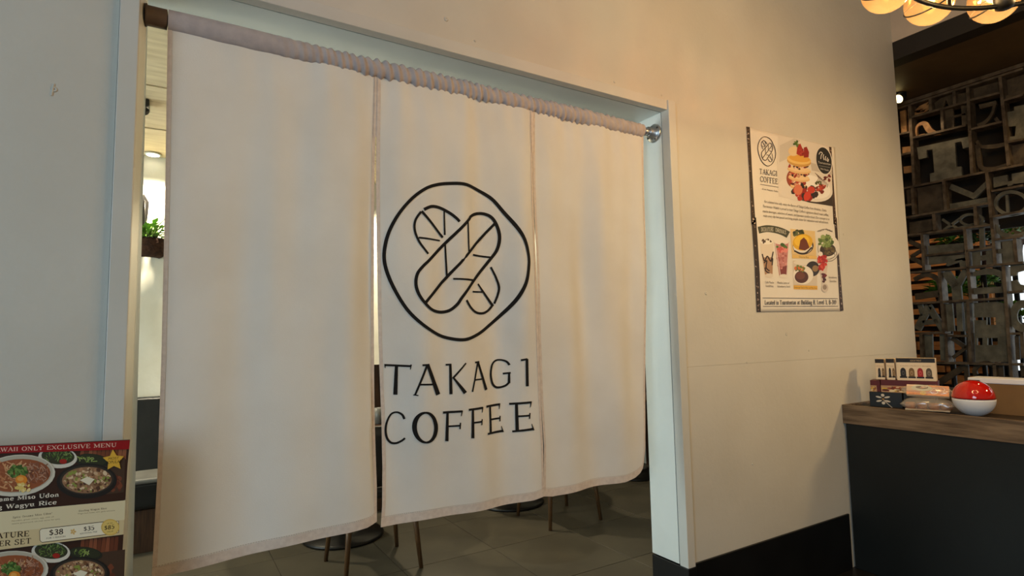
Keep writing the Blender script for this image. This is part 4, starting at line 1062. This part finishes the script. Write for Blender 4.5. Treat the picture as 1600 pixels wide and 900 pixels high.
P.poly([(0, 0), (1, 0), (1, 1), (0, 1)], (226, 160, 116)); P.poly([(0, 0), (.52, 0), (.45, .5), (0, .62)], (236, 206, 172)); P.scatter(.75, .45, .22, .4, [(236, 176, 140), (206, 112, 70), (240, 206, 180)], 24, .06)
P.ell(.36, .3, .25, .3, (222, 226, 206), .1); P.ell(.37, .24, .15, .15, (90, 60, 40)); P.scatter(.38, .2, .1, .1, [(214, 110, 60), (236, 214, 190)], 8, .05); P.ell(.40, .78, .075, .19, (240, 206, 120)); P.curve([(.56, .62), (.66, .3), (.74, .66), (.64, .84), (.58, .66)], .03, (246, 232, 220)); P.curve([(.7, .3), (.8, .16), (.9, .3), (.86, .6)], .025, (246, 226, 210)); P.text('soft cookies', (.06, .94), (.5, .94), .09, (140, 74, 40))
P.build('label_print', snack2)

# tan box with white lid behind the ball
XB = 3.655
ba = on_x(1531, 600, XB); bt = on_x(1511, 589, XB)
tb = thing('storage_box', 'tan box with a thick white lid behind the red and white container', 'box', (XB, .6, ZT))
zt = bt.z - .030
MB().box((XB + .004, .35, ZT), (XB + .12, ba.y + .035, zt)).build('body', M['kraft'], tb, bevel=.002)
MB().box((XB, .35, zt), (XB + .124, bt.y, bt.z - .001)).build('lid', M['whitep'], tb, bevel=.006, seg=3)
MB().box((XB - .006, ba.y - .002, zt - .004), (XB + .03, bt.y - .004, zt + .016)).build('clip', M['black'], tb, bevel=.004)

# ------------------------------------------------------------------ chandelier
CX, CY, CZ = 2.085, .365, 2.5
RG = .535
ch = thing('chandelier', 'dark bronze ring chandelier with amber glass globes, hanging above the counter', 'chandelier', (CX, CY, CZ))
NG = 15
gsph = None
for k in range(NG):
    an = math.radians(92.7) - 2 * PI * k / NG
    gx, gy = CX + RG * math.cos(an), CY + RG * math.sin(an)
    # ring tilted slightly so that the middle globes seen hang lowest
    c = Vector((gx, gy, CZ))
    out_ = Vector((math.cos(an), math.sin(an), 0))
    gr = .0765
    prof = [(max(.0005, gr * math.sin(i * PI / 16)), -gr * math.cos(i * PI / 16)) for i in range(16)] + [(.018, gr * .97)]
    g = MB().lathe(prof, c, 24).build('globe', M['amber'], ch, True)
    axv = (Vector((out_.y, -out_.x, 0)) * .64 + out_ * .25 - Vector((0, 0, 1)) * .72).normalized()
    u = axv.orthogonal().normalized(); q = axv.cross(u)
    MB().tube([c + (u * math.cos(t * PI / 16) + q * math.sin(t * PI / 16)) * (gr + .0015) for t in range(32)], .0027, 6, True).build('wire_band', M['blackwire'], g, True)
    MB().lathe([(.012, 0), (.016, .02), (.018, .05), (.012, .06)], c + Vector((0, 0, gr * .95)), 14).build('socket', M['brass'], ch, True)
    MB().lathe([(.0005, -.022), (.016, -.014), (.02, 0), (.014, .016), (.008, .028)], c + Vector((0, 0, .012)), 14).build('bulb', M['bulb'], ch, True)
    MB().tube([c + Vector((0, 0, gr + .045)), c - out_ * .03 + Vector((0, 0, gr + .075)), c - out_ * .073 + Vector((0, 0, gr + .05)), c - out_ * .073 + Vector((0, 0, -.062))], .006, 8).build('arm', M['brass'], ch, True)
    point('globe_lamp', c + Vector((0, 0, -.02)), 5.3, GLOBE, .03)
MB().tube([(CX + (RG - .073) * math.cos(t * PI / 40), CY + (RG - .073) * math.sin(t * PI / 40), CZ - .063) for t in range(80)], .008, 8, True).build('ring', M['blackwire'], ch, True)
for k in range(4):
    an = k * PI / 2 + .80
    jx, jy = CX + (RG - .073) * math.cos(an), CY + (RG - .073) * math.sin(an)
    MB().lathe([(.012, -.03), (.026, -.024), (.03, 0), (.03, .045), (.02, .055)], (jx, jy, CZ - .045), 18).build('junction', M['blackwire'], ch, True)
    MB().tube([(jx, jy, CZ), (CX, CY, CZ + .62)], .006, 8).build('hanger', M['brass'], ch, True)
MB().tube([(CX, CY, CZ + .6), (CX, CY, CEIL - .001)], .012, 10).build('stem', M['brass'], ch, True)
MB().lathe([(.07, 0), (.07, .01), (.02, .05)], (CX, CY, CEIL - .001), 24, (0, 0, -1)).build('canopy', M['brass'], ch, True)

# ------------------------------------------------------------------ dining room: bench, tables, chairs, plant, downlight
bench = thing('wall_bench', 'long black upholstered bench on dark wood along the rear wall, seen past the curtain', 'bench', (1, 4.6, 0))
MB().box((-2.4, 4.50, 0.0), (4.3, 4.94, .27)).build('plinth', M['benchwood'], bench, bevel=.003)
MB().box((-2.4, 4.47, .272), (4.3, 4.80, .455)).build('seat', M['bench'], bench, bevel=.03, seg=4)
MB().hexa([(-2.4, 4.78, .40), (4.3, 4.78, .40), (4.3, 4.94, .40), (-2.4, 4.94, .40), (-2.4, 4.86, .965), (4.3, 4.86, .965), (4.3, 4.94, .965), (-2.4, 4.94, .965)]).build('backrest', M['bench'], bench, bevel=.025, seg=4)
MB().box((-2.4, 4.46, .44), (4.3, 4.78, .475)).build('seat_top', M['seatgrey'], bench, bevel=.014, seg=3)  # grey slab paints the light falling on top of the black seat

LEGS = [(-.225, .20), (-.215, -.21), (.225, .19), (.225, -.225)]


def make_chair(label):
    t = thing('dining_chair', label, 'chair', (0, 0, 0), 'dining chairs behind the curtain')
    for lx, ly in LEGS:
        MB().tube([(lx, ly, .0005), (lx * .82, ly * .82, .43)], [.0125, .019], 12).build('leg', M['legwood'], t, True)
    MB().box((-.22, -.22, .43), (.22, .22, .49)).build('seat', M['chairseat'], t, bevel=.02, seg=3)

    def back(u, v):
        a = (u - .5) * 2.2
        return Vector((.23 * math.sin(a), .02 - .235 * math.cos(a), .50 + .34 * v))
    bo = MB().grid(back, 20, 6).build('backrest', M['chairseat'], t, True); sm = bo.modifiers.new('thick', 'SOLIDIFY'); sm.thickness = .03
    return t


ch1 = make_chair('dark chair with tapered wooden legs, leftmost of those under the curtain hem')
copy_tree(ch1, (2.54, 3.57, 0), 'dark chair with tapered wooden legs, under the right curtain panel beside the jamb')
copy_tree(ch1, (4.0, 3.59, 0), 'dark chair partly hidden by the right jamb, farthest right of the dining chairs')
ch1.location = (1.105, 3.49, 0)


def make_table(label):
    t = thing('bistro_table', label, 'table', (0, 0, 0), 'round tables behind the curtain')
    MB().lathe([(.27, .0005), (.275, .012), (.262, .024), (.14, .036), (.05, .06), (.04, .09)], (0, 0, 0), 40).build('base', M['iron'], t, True)
    MB().tube([(0, 0, .06), (0, 0, .72)], .032, 16).build('column', M['iron'], t, True)
    MB().lathe([(.36, .72), (.37, .728), (.37, .745), (.36, .75)], (0, 0, 0), 40).build('top', M['tabletop'], t, True)
    return t


tb1 = make_table('round table on a black iron disc base, behind the left chair')
copy_tree(tb1, (2.45, 4.10, 0), 'round table on a black iron disc base, behind the middle chair')
copy_tree(tb1, (3.90, 4.20, 0), 'round table on a black iron disc base, farthest right behind the jamb')
tb1.location = (1.09, 4.08, 0)
hl = thing('menu_holder', 'brown wooden menu holder standing on the left round table', 'menu holder', (1.33, 4.13, .7505))
MB().box((1.29, 4.10, .7505), (1.38, 4.16, .77)).build('foot', M['legwood'], hl, bevel=.002)
MB().box((1.30, 4.125, .77), (1.37, 4.135, 1.16)).build('card', M['benchwood'], hl)
cup = tag(MB().lathe([(.028, 0), (.034, .11), (.031, .11), (.025, .006)], (1.315, 4.0, .7505), 20).build('tumbler', M['seatgrey'], None, True), 'small grey tumbler beside the menu holder on the left table', 'cup')

dl = thing('downlight', 'small round recessed lamp in the board ceiling of the dining room', 'ceiling light', (-.10, 4.66, 2.735))
p = on_z(239, 241, 2.733)
dl.location = (p.x, p.y, 2.733)
MB().lathe([(.052, 0), (.052, .006), (.044, .008)], (p.x, p.y, 2.7345), 28, (0, 0, -1)).build('trim_ring', M['trim'], dl, True)
MB().lathe([(.041, 0), (.041, .002), (.03, .004)], (p.x, p.y, 2.7262), 28, (0, 0, -1)).build('lens', M['lampwhite'], dl, True)
sk = thing('ceiling_speaker', 'small dark fitting on the board ceiling near the left jamb', 'ceiling fitting', (-.1, 4, 2.735))
p = on_z(230, 160, 2.733); sk.location = (p.x, p.y, 2.735)
MB().box((p.x - .10, p.y - .06, 2.69), (p.x + .012, p.y + .06, 2.7345)).build('housing', M['black'], sk, bevel=.006)
MB().tube([(p.x - .04, p.y, 2.70), (p.x - .005, p.y - .05, 2.66)], .022, 12).build('head', M['black'], sk, True)


def leafy(name, parent, c, rx, ry, rz, n, size, m, stuff=False):
    bm = MB()
    for i in range(n):
        a, bq = random.random() * 2 * PI, math.acos(random.uniform(-.3, 1)); r = random.random() ** .4
        p = Vector(c) + Vector((rx * r * math.sin(bq) * math.cos(a), ry * r * math.sin(bq) * math.sin(a), rz * r * math.cos(bq)))
        d = Vector((math.cos(a), math.sin(a), random.uniform(-.3, .9))).normalized(); s_ = d.cross(Vector((0, 0, 1))).normalized(); L = size * random.uniform(.6, 1.3)
        mid = p + d * L * .5 + Vector((0, 0, L * .12)); tip = p + d * L
        bm.quad(p, mid + s_ * L * .24, tip, mid - s_ * L * .24)
    o = bm.build(name, m, parent)
    o['kind'] = 'stuff'
    return o


pl = thing('hanging_plant', 'green leafy plant in a dark half-round wall basket on the bright rear wall', 'plant', (-.13, 4.85, 1.95))
bc_ = on_y(233, 372, 4.84)


def bask(u, v):
    a = PI * (1 + u); r = .115 * (.35 + .65 * math.sqrt(max(0.0, 1 - v * v * .92)))
    return Vector((bc_.x - .02 + r * 1.25 * math.cos(a), 4.945 + r * 1.1 * math.sin(a), bc_.z - .125 * v))


MB().grid(bask, 18, 8).build('basket', M['soil'], pl, True).modifiers.new('thick', 'SOLIDIFY').thickness = .012
MB().tube([(bc_.x - .02 + .15 * math.cos(PI * (1 + i / 14)), 4.945 + .13 * math.sin(PI * (1 + i / 14)), bc_.z) for i in range(15)], .006, 8).build('rim', M['iron'], pl, True)
leafy('foliage', pl, (bc_.x, 4.87, bc_.z + .01), .12, .08, .09, 130, .07, M['leaf'])
for k in range(3):
    MB().tube([(bc_.x + .02 * k, 4.87, bc_.z), (bc_.x + .02 + .035 * k, 4.86, bc_.z + .10), (bc_.x + .05 + .04 * k, 4.86, bc_.z + .15)], .004, 6).build('stem', M['leaf2'], pl, True)
wp = thing('wall_planter_hook', 'narrow dark pointed bracket on the rear wall above the plant basket', 'bracket', (-.13, 4.93, 2.3))
a_ = on_y(226, 303, 4.93); b_ = on_y(227, 350, 4.93)
MB().prism([(a_.x - .03, 4.935, a_.z - .02), (a_.x - .002, 4.935, a_.z), (a_.x + .03, 4.935, a_.z - .06), (b_.x + .012, 4.935, b_.z + .05), (b_.x - .01, 4.935, b_.z - .02), (b_.x - .04, 4.935, b_.z - .02)], (0, .012, 0)).build('plate', M['iron'], wp)
MB().tube([(a_.x, 4.93, a_.z - .05), (a_.x + .004, 4.90, a_.z - .06), (b_.x, 4.88, b_.z - .05)], .005, 8).build('hook', M['iron'], wp, True)

# ------------------------------------------------------------------ screen of giant type, right
XS = 5.22
scr = thing('letter_screen', 'tall openwork screen of giant metal and wood letters in dark frames, beyond the wall', 'screen', (XS, 1.0, 0))


def za(x, y): return on_x(1380 + x / 3.75, 120 + y / 3.75, XS)
def zb2(x, y): return on_x(1380 + x / 3.4615, 340 + y / 3.4615, XS)
def zc2(x, y): return on_x(1390 + x / 8.18, 130 + y / 8.18, XS)


def bar(f, p, q, wd_=.016, dep=.10, name='rail'):
    a, b2 = f(*p), f(*q); d = (b2 - a).normalized(); n = Vector((0, -d.z, d.y)) * wd_
    MB().obox(Vector((XS - .02, a.y, a.z)) - n / 2, b2 - a, n, (dep, 0, 0)).build(name, M['rail'], scr)


def ext(f, p, q, k0, k1):
    """lengthen the segment p-q by fractions at both ends, in world space"""
    a, b2 = f(*p), f(*q); return a - (b2 - a) * k0, b2 + (b2 - a) * k1


for f, p, q in [(za, (88, 188), (825, -45)), (za, (165, 241), (495, 150)), (za, (172, 362), (490, 286)), (za, (95, 340), (160, 325)), (za, (103, 460), (175, 445)), (za, (125, 655), (825, 515)), (za, (510, 312), (700, 266)),
                (za, (505, 142), (690, 96)), (za, (705, 143), (825, 108)), (za, (722, 388), (825, 368)), (za, (640, 672), (825, 638)), (za, (645, 822), (825, 788)), (za, (140, 825), (625, 742)), (za, (132, 755), (178, 748)),
                (zb2, (600, 122), (762, 100)), (zb2, (130, 97), (590, 40)), (zb2, (235, 206), (440, 181)), (zb2, (455, 181), (600, 160)), (zb2, (150, 298), (762, 243)), (zb2, (160, 465), (660, 436)), (zb2, (680, 405), (762, 398)), (zb2, (170, 627), (340, 621)), (zb2, (345, 640), (470, 640)), (zb2, (290, 785), (762, 795)), (zb2, (685, 628), (762, 626))]:
    bar(f, p, q)
for f, p, q in [(za, (160, 160), (187, 640)), (za, (280, 128), (285, 208)), (za, (348, 192), (354, 312)), (za, (420, 88), (425, 172)), (za, (500, 62), (526, 570)), (za, (690, 5), (740, 522)), (za, (175, 648), (185, 808)), (za, (360, 612), (372, 778)), (za, (612, 560), (645, 895)), (za, (300, 800), (308, 900)), (za, (543, 762), (548, 872)),
                (zb2, (215, 92), (226, 290)), (zb2, (445, 62), (480, 460)), (zb2, (590, 0), (612, 260)), (zb2, (715, 115), (728, 250)), (zb2, (308, 290), (335, 620)), (zb2, (655, 262), (700, 880)), (zb2, (462, 452), (478, 790)), (zb2, (208, 632), (215, 760)), (zb2, (345, 630), (352, 780)), (zb2, (755, 620), (762, 760)), (zb2, (605, 792), (612, 880))]:
    bar(f, p, q, .02, .10, 'post')
# outer frame standing on the floor
for y in (2.62, -.4): MB().box((XS - .03, y, 0.0), (XS + .09, y + .03, 3.232)).build('post', M['rail'], scr)['far'] = 1
MB().box((XS - .03, -.37, .86), (XS + .09, 2.62, .885)).build('rail', M['rail'], scr)['far'] = 1
MB().box((XS - .03, -.37, 3.205), (XS + .09, 2.62, 3.2325)).build('rail', M['rail'], scr)['far'] = 1
MB().box((XS - .02, -.37, 0.0), (XS + .06, 2.62, .86)).build('kick_panel', M['typedark'], scr)['far'] = 1
zc_top = za(690, 0).z


def letter(f, m, polys=(), strokes=(), rings=(), x=.0, th=.022):
    bm = MB()
    for q in polys: bm.prism([f(*p) + Vector((.022 + x, 0, 0)) for p in q], (th, 0, 0))
    for pts, wd_ in strokes:
        V, F = strip_quads(smooth_path(pts, n=6) if len(pts) > 2 else pts, wd_)
        for i in range(0, len(V) - 2, 2): bm.prism([f(*V[k]) + Vector((.022 + x, 0, 0)) for k in (i, i + 1, i + 3, i + 2)], (th, 0, 0))
    for cx_, cy_, rx, ry, wd_, a0, a1 in rings:
        N = 26; pts = [(cx_ + rx * math.cos(math.radians(a0 + (a1 - a0) * i / N)), cy_ + ry * math.sin(math.radians(a0 + (a1 - a0) * i / N))) for i in range(N + 1)]
        V, F = strip_quads(pts, wd_)
        for i in range(0, len(V) - 2, 2): bm.prism([f(*V[k]) + Vector((.022 + x, 0, 0)) for k in (i, i + 1, i + 3, i + 2)], (th, 0, 0))
    return bm.build('letter', m, scr)


TW, TG, TD = M['typewood'], M['typegrey'], M['typedark']
letter(za, TW, [[(90, 200), (122, 190), (130, 332), (98, 340)], [(136, 186), (158, 180), (162, 322), (143, 328)]])
letter(za, TW, [[(103, 410), (172, 402), (175, 440), (106, 452)]]); letter(za, TW, [[(110, 525), (182, 515), (184, 552), (114, 565)]]); letter(za, TD, [[(128, 660), (172, 655), (176, 745), (134, 752)]])
letter(za, TW, [[(174, 236), (178, 205), (222, 214), (268, 150), (276, 182), (230, 208), (196, 228)], [(176, 196), (205, 168), (262, 140), (240, 170), (205, 190)]])
letter(za, TD, [[(292, 150), (330, 122), (415, 92), (418, 168), (380, 180), (360, 130), (340, 192), (300, 200)]]); letter(za, TD, [[(430, 100), (490, 84), (492, 142), (430, 160)]]); letter(za, TD, [[(508, 60), (688, 8), (690, 92), (508, 138)]], x=.04)
letter(zc2, TW, [], [([(335, 680), (322, 610), (335, 545), (390, 508), (440, 520), (480, 580), (530, 622), (600, 632), (660, 600), (686, 540), (690, 460), (650, 418)], [26, 24, 24, 40, 78, 84, 74, 44, 26, 22, 22, 26]), ([(330, 678), (432, 650)], 26)])
letter(za, TD, [], [([(378, 185), (386, 296)], 46), ([(470, 165), (476, 278)], 44), ([(380, 236), (476, 214)], 12)])
letter(za, TD, [], [([(555, 172), (655, 148)], 26), ([(645, 160), (628, 215), (590, 262), (545, 285)], [16, 16, 20, 26]), ([(650, 238), (668, 262)], 22)])
letter(za, TG, [[(715, 205), (760, 195), (760, 172), (825, 158), (825, 372), (725, 384), (722, 350), (765, 345), (770, 285), (720, 290)]]); letter(za, TD, [[(705, 108), (825, 66), (825, 96), (730, 128), (708, 140)]]); letter(za, TD, [[(702, 5), (825, -35), (825, 60), (706, 98)]], x=.05); letter(za, TD, [[(736, 398), (825, 378), (825, 510), (744, 522)]], x=.03)
letter(za, TG, [[(190, 412), (500, 345), (507, 408), (460, 418), (450, 376), (412, 384), (422, 525), (450, 523), (455, 580), (268, 617), (265, 565), (292, 558), (281, 422), (246, 428), (250, 470), (200, 482)]])
letter(za, TD, [], [([(540, 372), (565, 405), (640, 405), (705, 392)], [18, 20, 26, 22]), ([(545, 395), (552, 470), (568, 530), (640, 538), (720, 515)], [30, 30, 26, 26, 26])])
letter(za, TD, [[(192, 650), (352, 620), (362, 775), (200, 805)]]); letter(za, TG, [], [([(385, 640), (530, 700)], 34), ([(612, 612), (520, 700)], 30), ([(385, 765), (625, 722)], 44)])
letter(za, TG, [[(636, 588), (720, 572), (724, 628), (640, 648)], [(745, 566), (825, 552), (825, 618), (750, 626)], [(720, 612), (750, 606), (750, 632), (722, 640)]]); letter(za, TG, [], [([(716, 690), (722, 800)], 16)], [(742, 738, 92, 66, 20, 0, 360)])
letter(zb2, TD, [[(135, 25), (285, 0), (285, 62), (135, 88)]]); letter(zb2, TG, [[(385, 52), (520, 18), (575, 38), (400, 68)]], [([(312, 8), (345, 30), (405, 62)], 13), ([(405, 5), (370, 30), (318, 66)], 13)], [(470, 10, 62, 30, 13, 0, 360)])
letter(zb2, TG, [], [], [(695, 45, 90, 55, 24, -10, 190)]); letter(zb2, TG, [[(235, 152), (440, 135), (440, 178), (238, 196)]]); letter(zb2, TG, [[(238, 214), (440, 198), (440, 232), (240, 255)], [(330, 255), (345, 230), (440, 215), (440, 275), (412, 278), (404, 240), (340, 262)]])
letter(zb2, TD, [], [([(132, 128), (218, 165)], 24), ([(216, 165), (140, 212)], 18), ([(140, 214), (222, 258)], 24)]); letter(zb2, TG, [], [([(524, 50), (528, 168)], 26)]); letter(zb2, TG, [[(472, 188), (520, 182), (520, 262), (478, 270)], [(548, 180), (600, 172), (605, 252), (552, 260)], [(520, 205), (550, 200), (550, 228), (520, 232)]]); letter(zb2, TG, [[(636, 130), (700, 122), (712, 248), (640, 256)], [(612, 170), (636, 168), (636, 192), (614, 194)]])
letter(zb2, TD, [], [([(158, 335), (225, 308), (285, 335), (302, 400), (302, 455)], [22, 24, 26, 26, 26]), ([(165, 428), (300, 408)], 34)]); letter(zb2, TG, [], [([(328, 292), (385, 372)], 46), ([(440, 282), (390, 372)], 36), ([(386, 362), (394, 452)], 52)])
letter(zb2, TG, [], [([(478, 306), (560, 290), (625, 305), (648, 345), (645, 385)], [22, 34, 32, 30, 30]), ([(478, 398), (652, 388)], 34)])
letter(zb2, TG, [[(680, 258), (765, 248), (765, 282), (718, 295), (715, 312), (682, 316)], [(684, 342), (716, 336), (730, 360), (765, 368), (765, 396), (690, 400)]]); letter(zb2, TG, [], [([(176, 605), (238, 478)], 40), ([(236, 478), (318, 612)], 34), ([(190, 470), (205, 530)], 26), ([(205, 570), (290, 560)], 26)])
letter(zb2, TG, [], [([(345, 465), (358, 615)], 40), ([(402, 462), (408, 615)], 30), ([(450, 458), (458, 615)], 42)])
letter(zb2, TG, [[(485, 462), (600, 455), (655, 465), (688, 495), (690, 538), (486, 540)], [(550, 538), (552, 538), (552, 580), (550, 580)], [(486, 555), (552, 555), (552, 650), (488, 652)], [(602, 538), (690, 538), (690, 585), (604, 582)], [(552, 580), (690, 582), (690, 650), (552, 652)], [(488, 652), (500, 652), (500, 690), (488, 690)], [(530, 652), (556, 652), (556, 690), (530, 690)], [(612, 652), (690, 650), (692, 690), (612, 690)], [(488, 690), (694, 690), (694, 782), (492, 782)]])
letter(zb2, TG, [], [], [(748, 532, 52, 66, 42, 0, 360)]); letter(zb2, TG, [], [([(236, 632), (240, 758)], 42), ([(320, 630), (326, 775)], 46)]); letter(zb2, TD, [], [([(362, 652), (442, 706)], 22), ([(442, 702), (368, 758)], 18), ([(462, 625), (466, 782)], 40)])
letter(zb2, TD, [], [([(296, 892), (440, 800)], 34), ([(440, 800), (445, 890)], 24)]); letter(zb2, TD, [[(480, 800), (490, 790), (530, 792), (495, 815)], [(565, 790), (605, 792), (605, 815)]], [], [(546, 832, 60, 44, 24, 150, 390)]); letter(zb2, TD, [], [([(625, 795), (632, 880)], 30)]); letter(zb2, TD, [], [([(715, 640), (722, 770)], 22), ([(745, 795), (755, 860)], 30)])
# the screen goes on beyond the edge of the view with the same frames and letters
inner = [o for o in scr.children if o.get('far') is None]
for k in (1, 2):
    for o in inner:
        if k == 2 and o.name.startswith('letter'): continue
        c = o.copy(); COL.objects.link(c); attach(c, scr); c.location = (0, -.90 * k, 0)
# dark backing board behind the upper rows of the screen
z_b = zb2(300, 90).z
MB().box((XS + .34, -.4, z_b + .02), (XS + .36, 2.65, 3.23)).build('backing_board', M['backdark'], scr)
for y in (-.38, 2.6): MB().box((XS + .05, y, z_b + .4), (XS + .34, y + .03, z_b + .43)).build('bracket', M['rail'], scr)

# ---- behind the screen: plank wall, plants, bright window
pw = struct(bpy.data.objects.new('wall_planks', None)); COL.objects.link(pw)
XW = 6.7
MB().box((XW, 2.2, 0.0), (XW + .1, 4.9, 3.23)).build('backing', M['backdark'], pw)
z = .55
while z < 2.45:
    hgt = random.uniform(.05, .09); y = 2.21
    while y < 3.75:
        L = random.uniform(.35, .9)
        MB().box((XW - random.uniform(.02, .09), y, z), (XW - .001, min(y + L, 3.85), z + hgt)).build('plank', M['slat'], pw)
        y += L + .01
    z += hgt + random.uniform(.03, .07)
struct(MB().box((XW, -2.2, 0.0), (XW + .1, 2.199, .9)).build('wall_low', M['typedark']))
struct(MB().box((XW, -2.2, 2.15), (XW + .1, 2.199, 3.23)).build('wall_upper', M['typedark']))
wn = struct(bpy.data.objects.new('window_3', None)); COL.objects.link(wn)
MB().box((XW + .04, -2.2, .9), (XW + .05, 2.15, 2.15)).build('pane', M['skypane'], wn)
for y in (-2.2, -.8, .65, 2.10): MB().box((XW, y, .9), (XW + .08, y + .05, 2.15)).build('mullion', M['black'], wn)
for zz in (.9, 2.10): MB().box((XW, -2.2, zz), (XW + .08, 2.15, zz + .05)).build('transom', M['black'], wn)
PLANTS = [(zb2, 390, 120, .16, 'leafy plant with yellow-green leaves behind the screen, left of centre'), (zb2, 510, 360, .15, 'leafy plant behind the letter P of the screen'), (zb2, 690, 60, .20, 'bushy bright green plant behind the round letter of the screen'), (zb2, 345, 400, .13, 'small green plant behind the letter Y of the screen'), (zb2, 525, 120, .16, 'deep green plant behind the upper right frames of the screen'), (zb2, 755, 535, .14, 'pale green plant before the bright window, at the right edge')]
for i, (f, x, y, s_, lab) in enumerate(PLANTS):
    c = on_x(1380 + x / 3.4615, 340 + y / 3.4615, (6.02, 6.35, 6.30, 5.70, 5.78, 5.78)[i])
    t = thing('potted_plant', lab, 'plant', (c.x, c.y, c.z - s_ - .16), 'plants behind the letter screen')
    leafy('foliage', t, c, s_ * .7, .12, s_ * .9, 170, .075, M['leaf2'] if i == 4 else M['leaf'])
    MB().lathe([(.06, -.16), (.08, -.02), (.085, 0), (.07, 0)], (c.x, c.y, c.z - s_ * .35), 20).build('pot', M['soil'], t, True)
    MB().tube([(c.x, c.y, c.z - s_ * .35 - .159), (c.x, c.y, .0005)], .02, 10).build('stand', M['iron'], t, True)

sl_ = thing('spot_lamp', 'small warm spot lamp on the dark soffit beside the end of the wall', 'spot lamp', (4.99, 2.15, 3.2))
MB().lathe([(.05, 0), (.05, .012), (.02, .02)], (4.995, 2.148, 3.2345), 20, (0, 0, -1)).build('mount', M['black'], sl_, True)
MB().lathe([(.028, 0), (.036, .02), (.034, .05), (.02, .055)], (5.02, 2.13, 3.215), 20, (-.75, .25, -.45)).build('head', M['black'], sl_, True)
MB().lathe([(.033, 0), (.03, .008), (.012, .014)], Vector((5.02, 2.13, 3.215)) + Vector((-.75, .25, -.45)).normalized() * .0555, 20, (-.75, .25, -.45)).build('lens', M['sconce'], sl_, True)
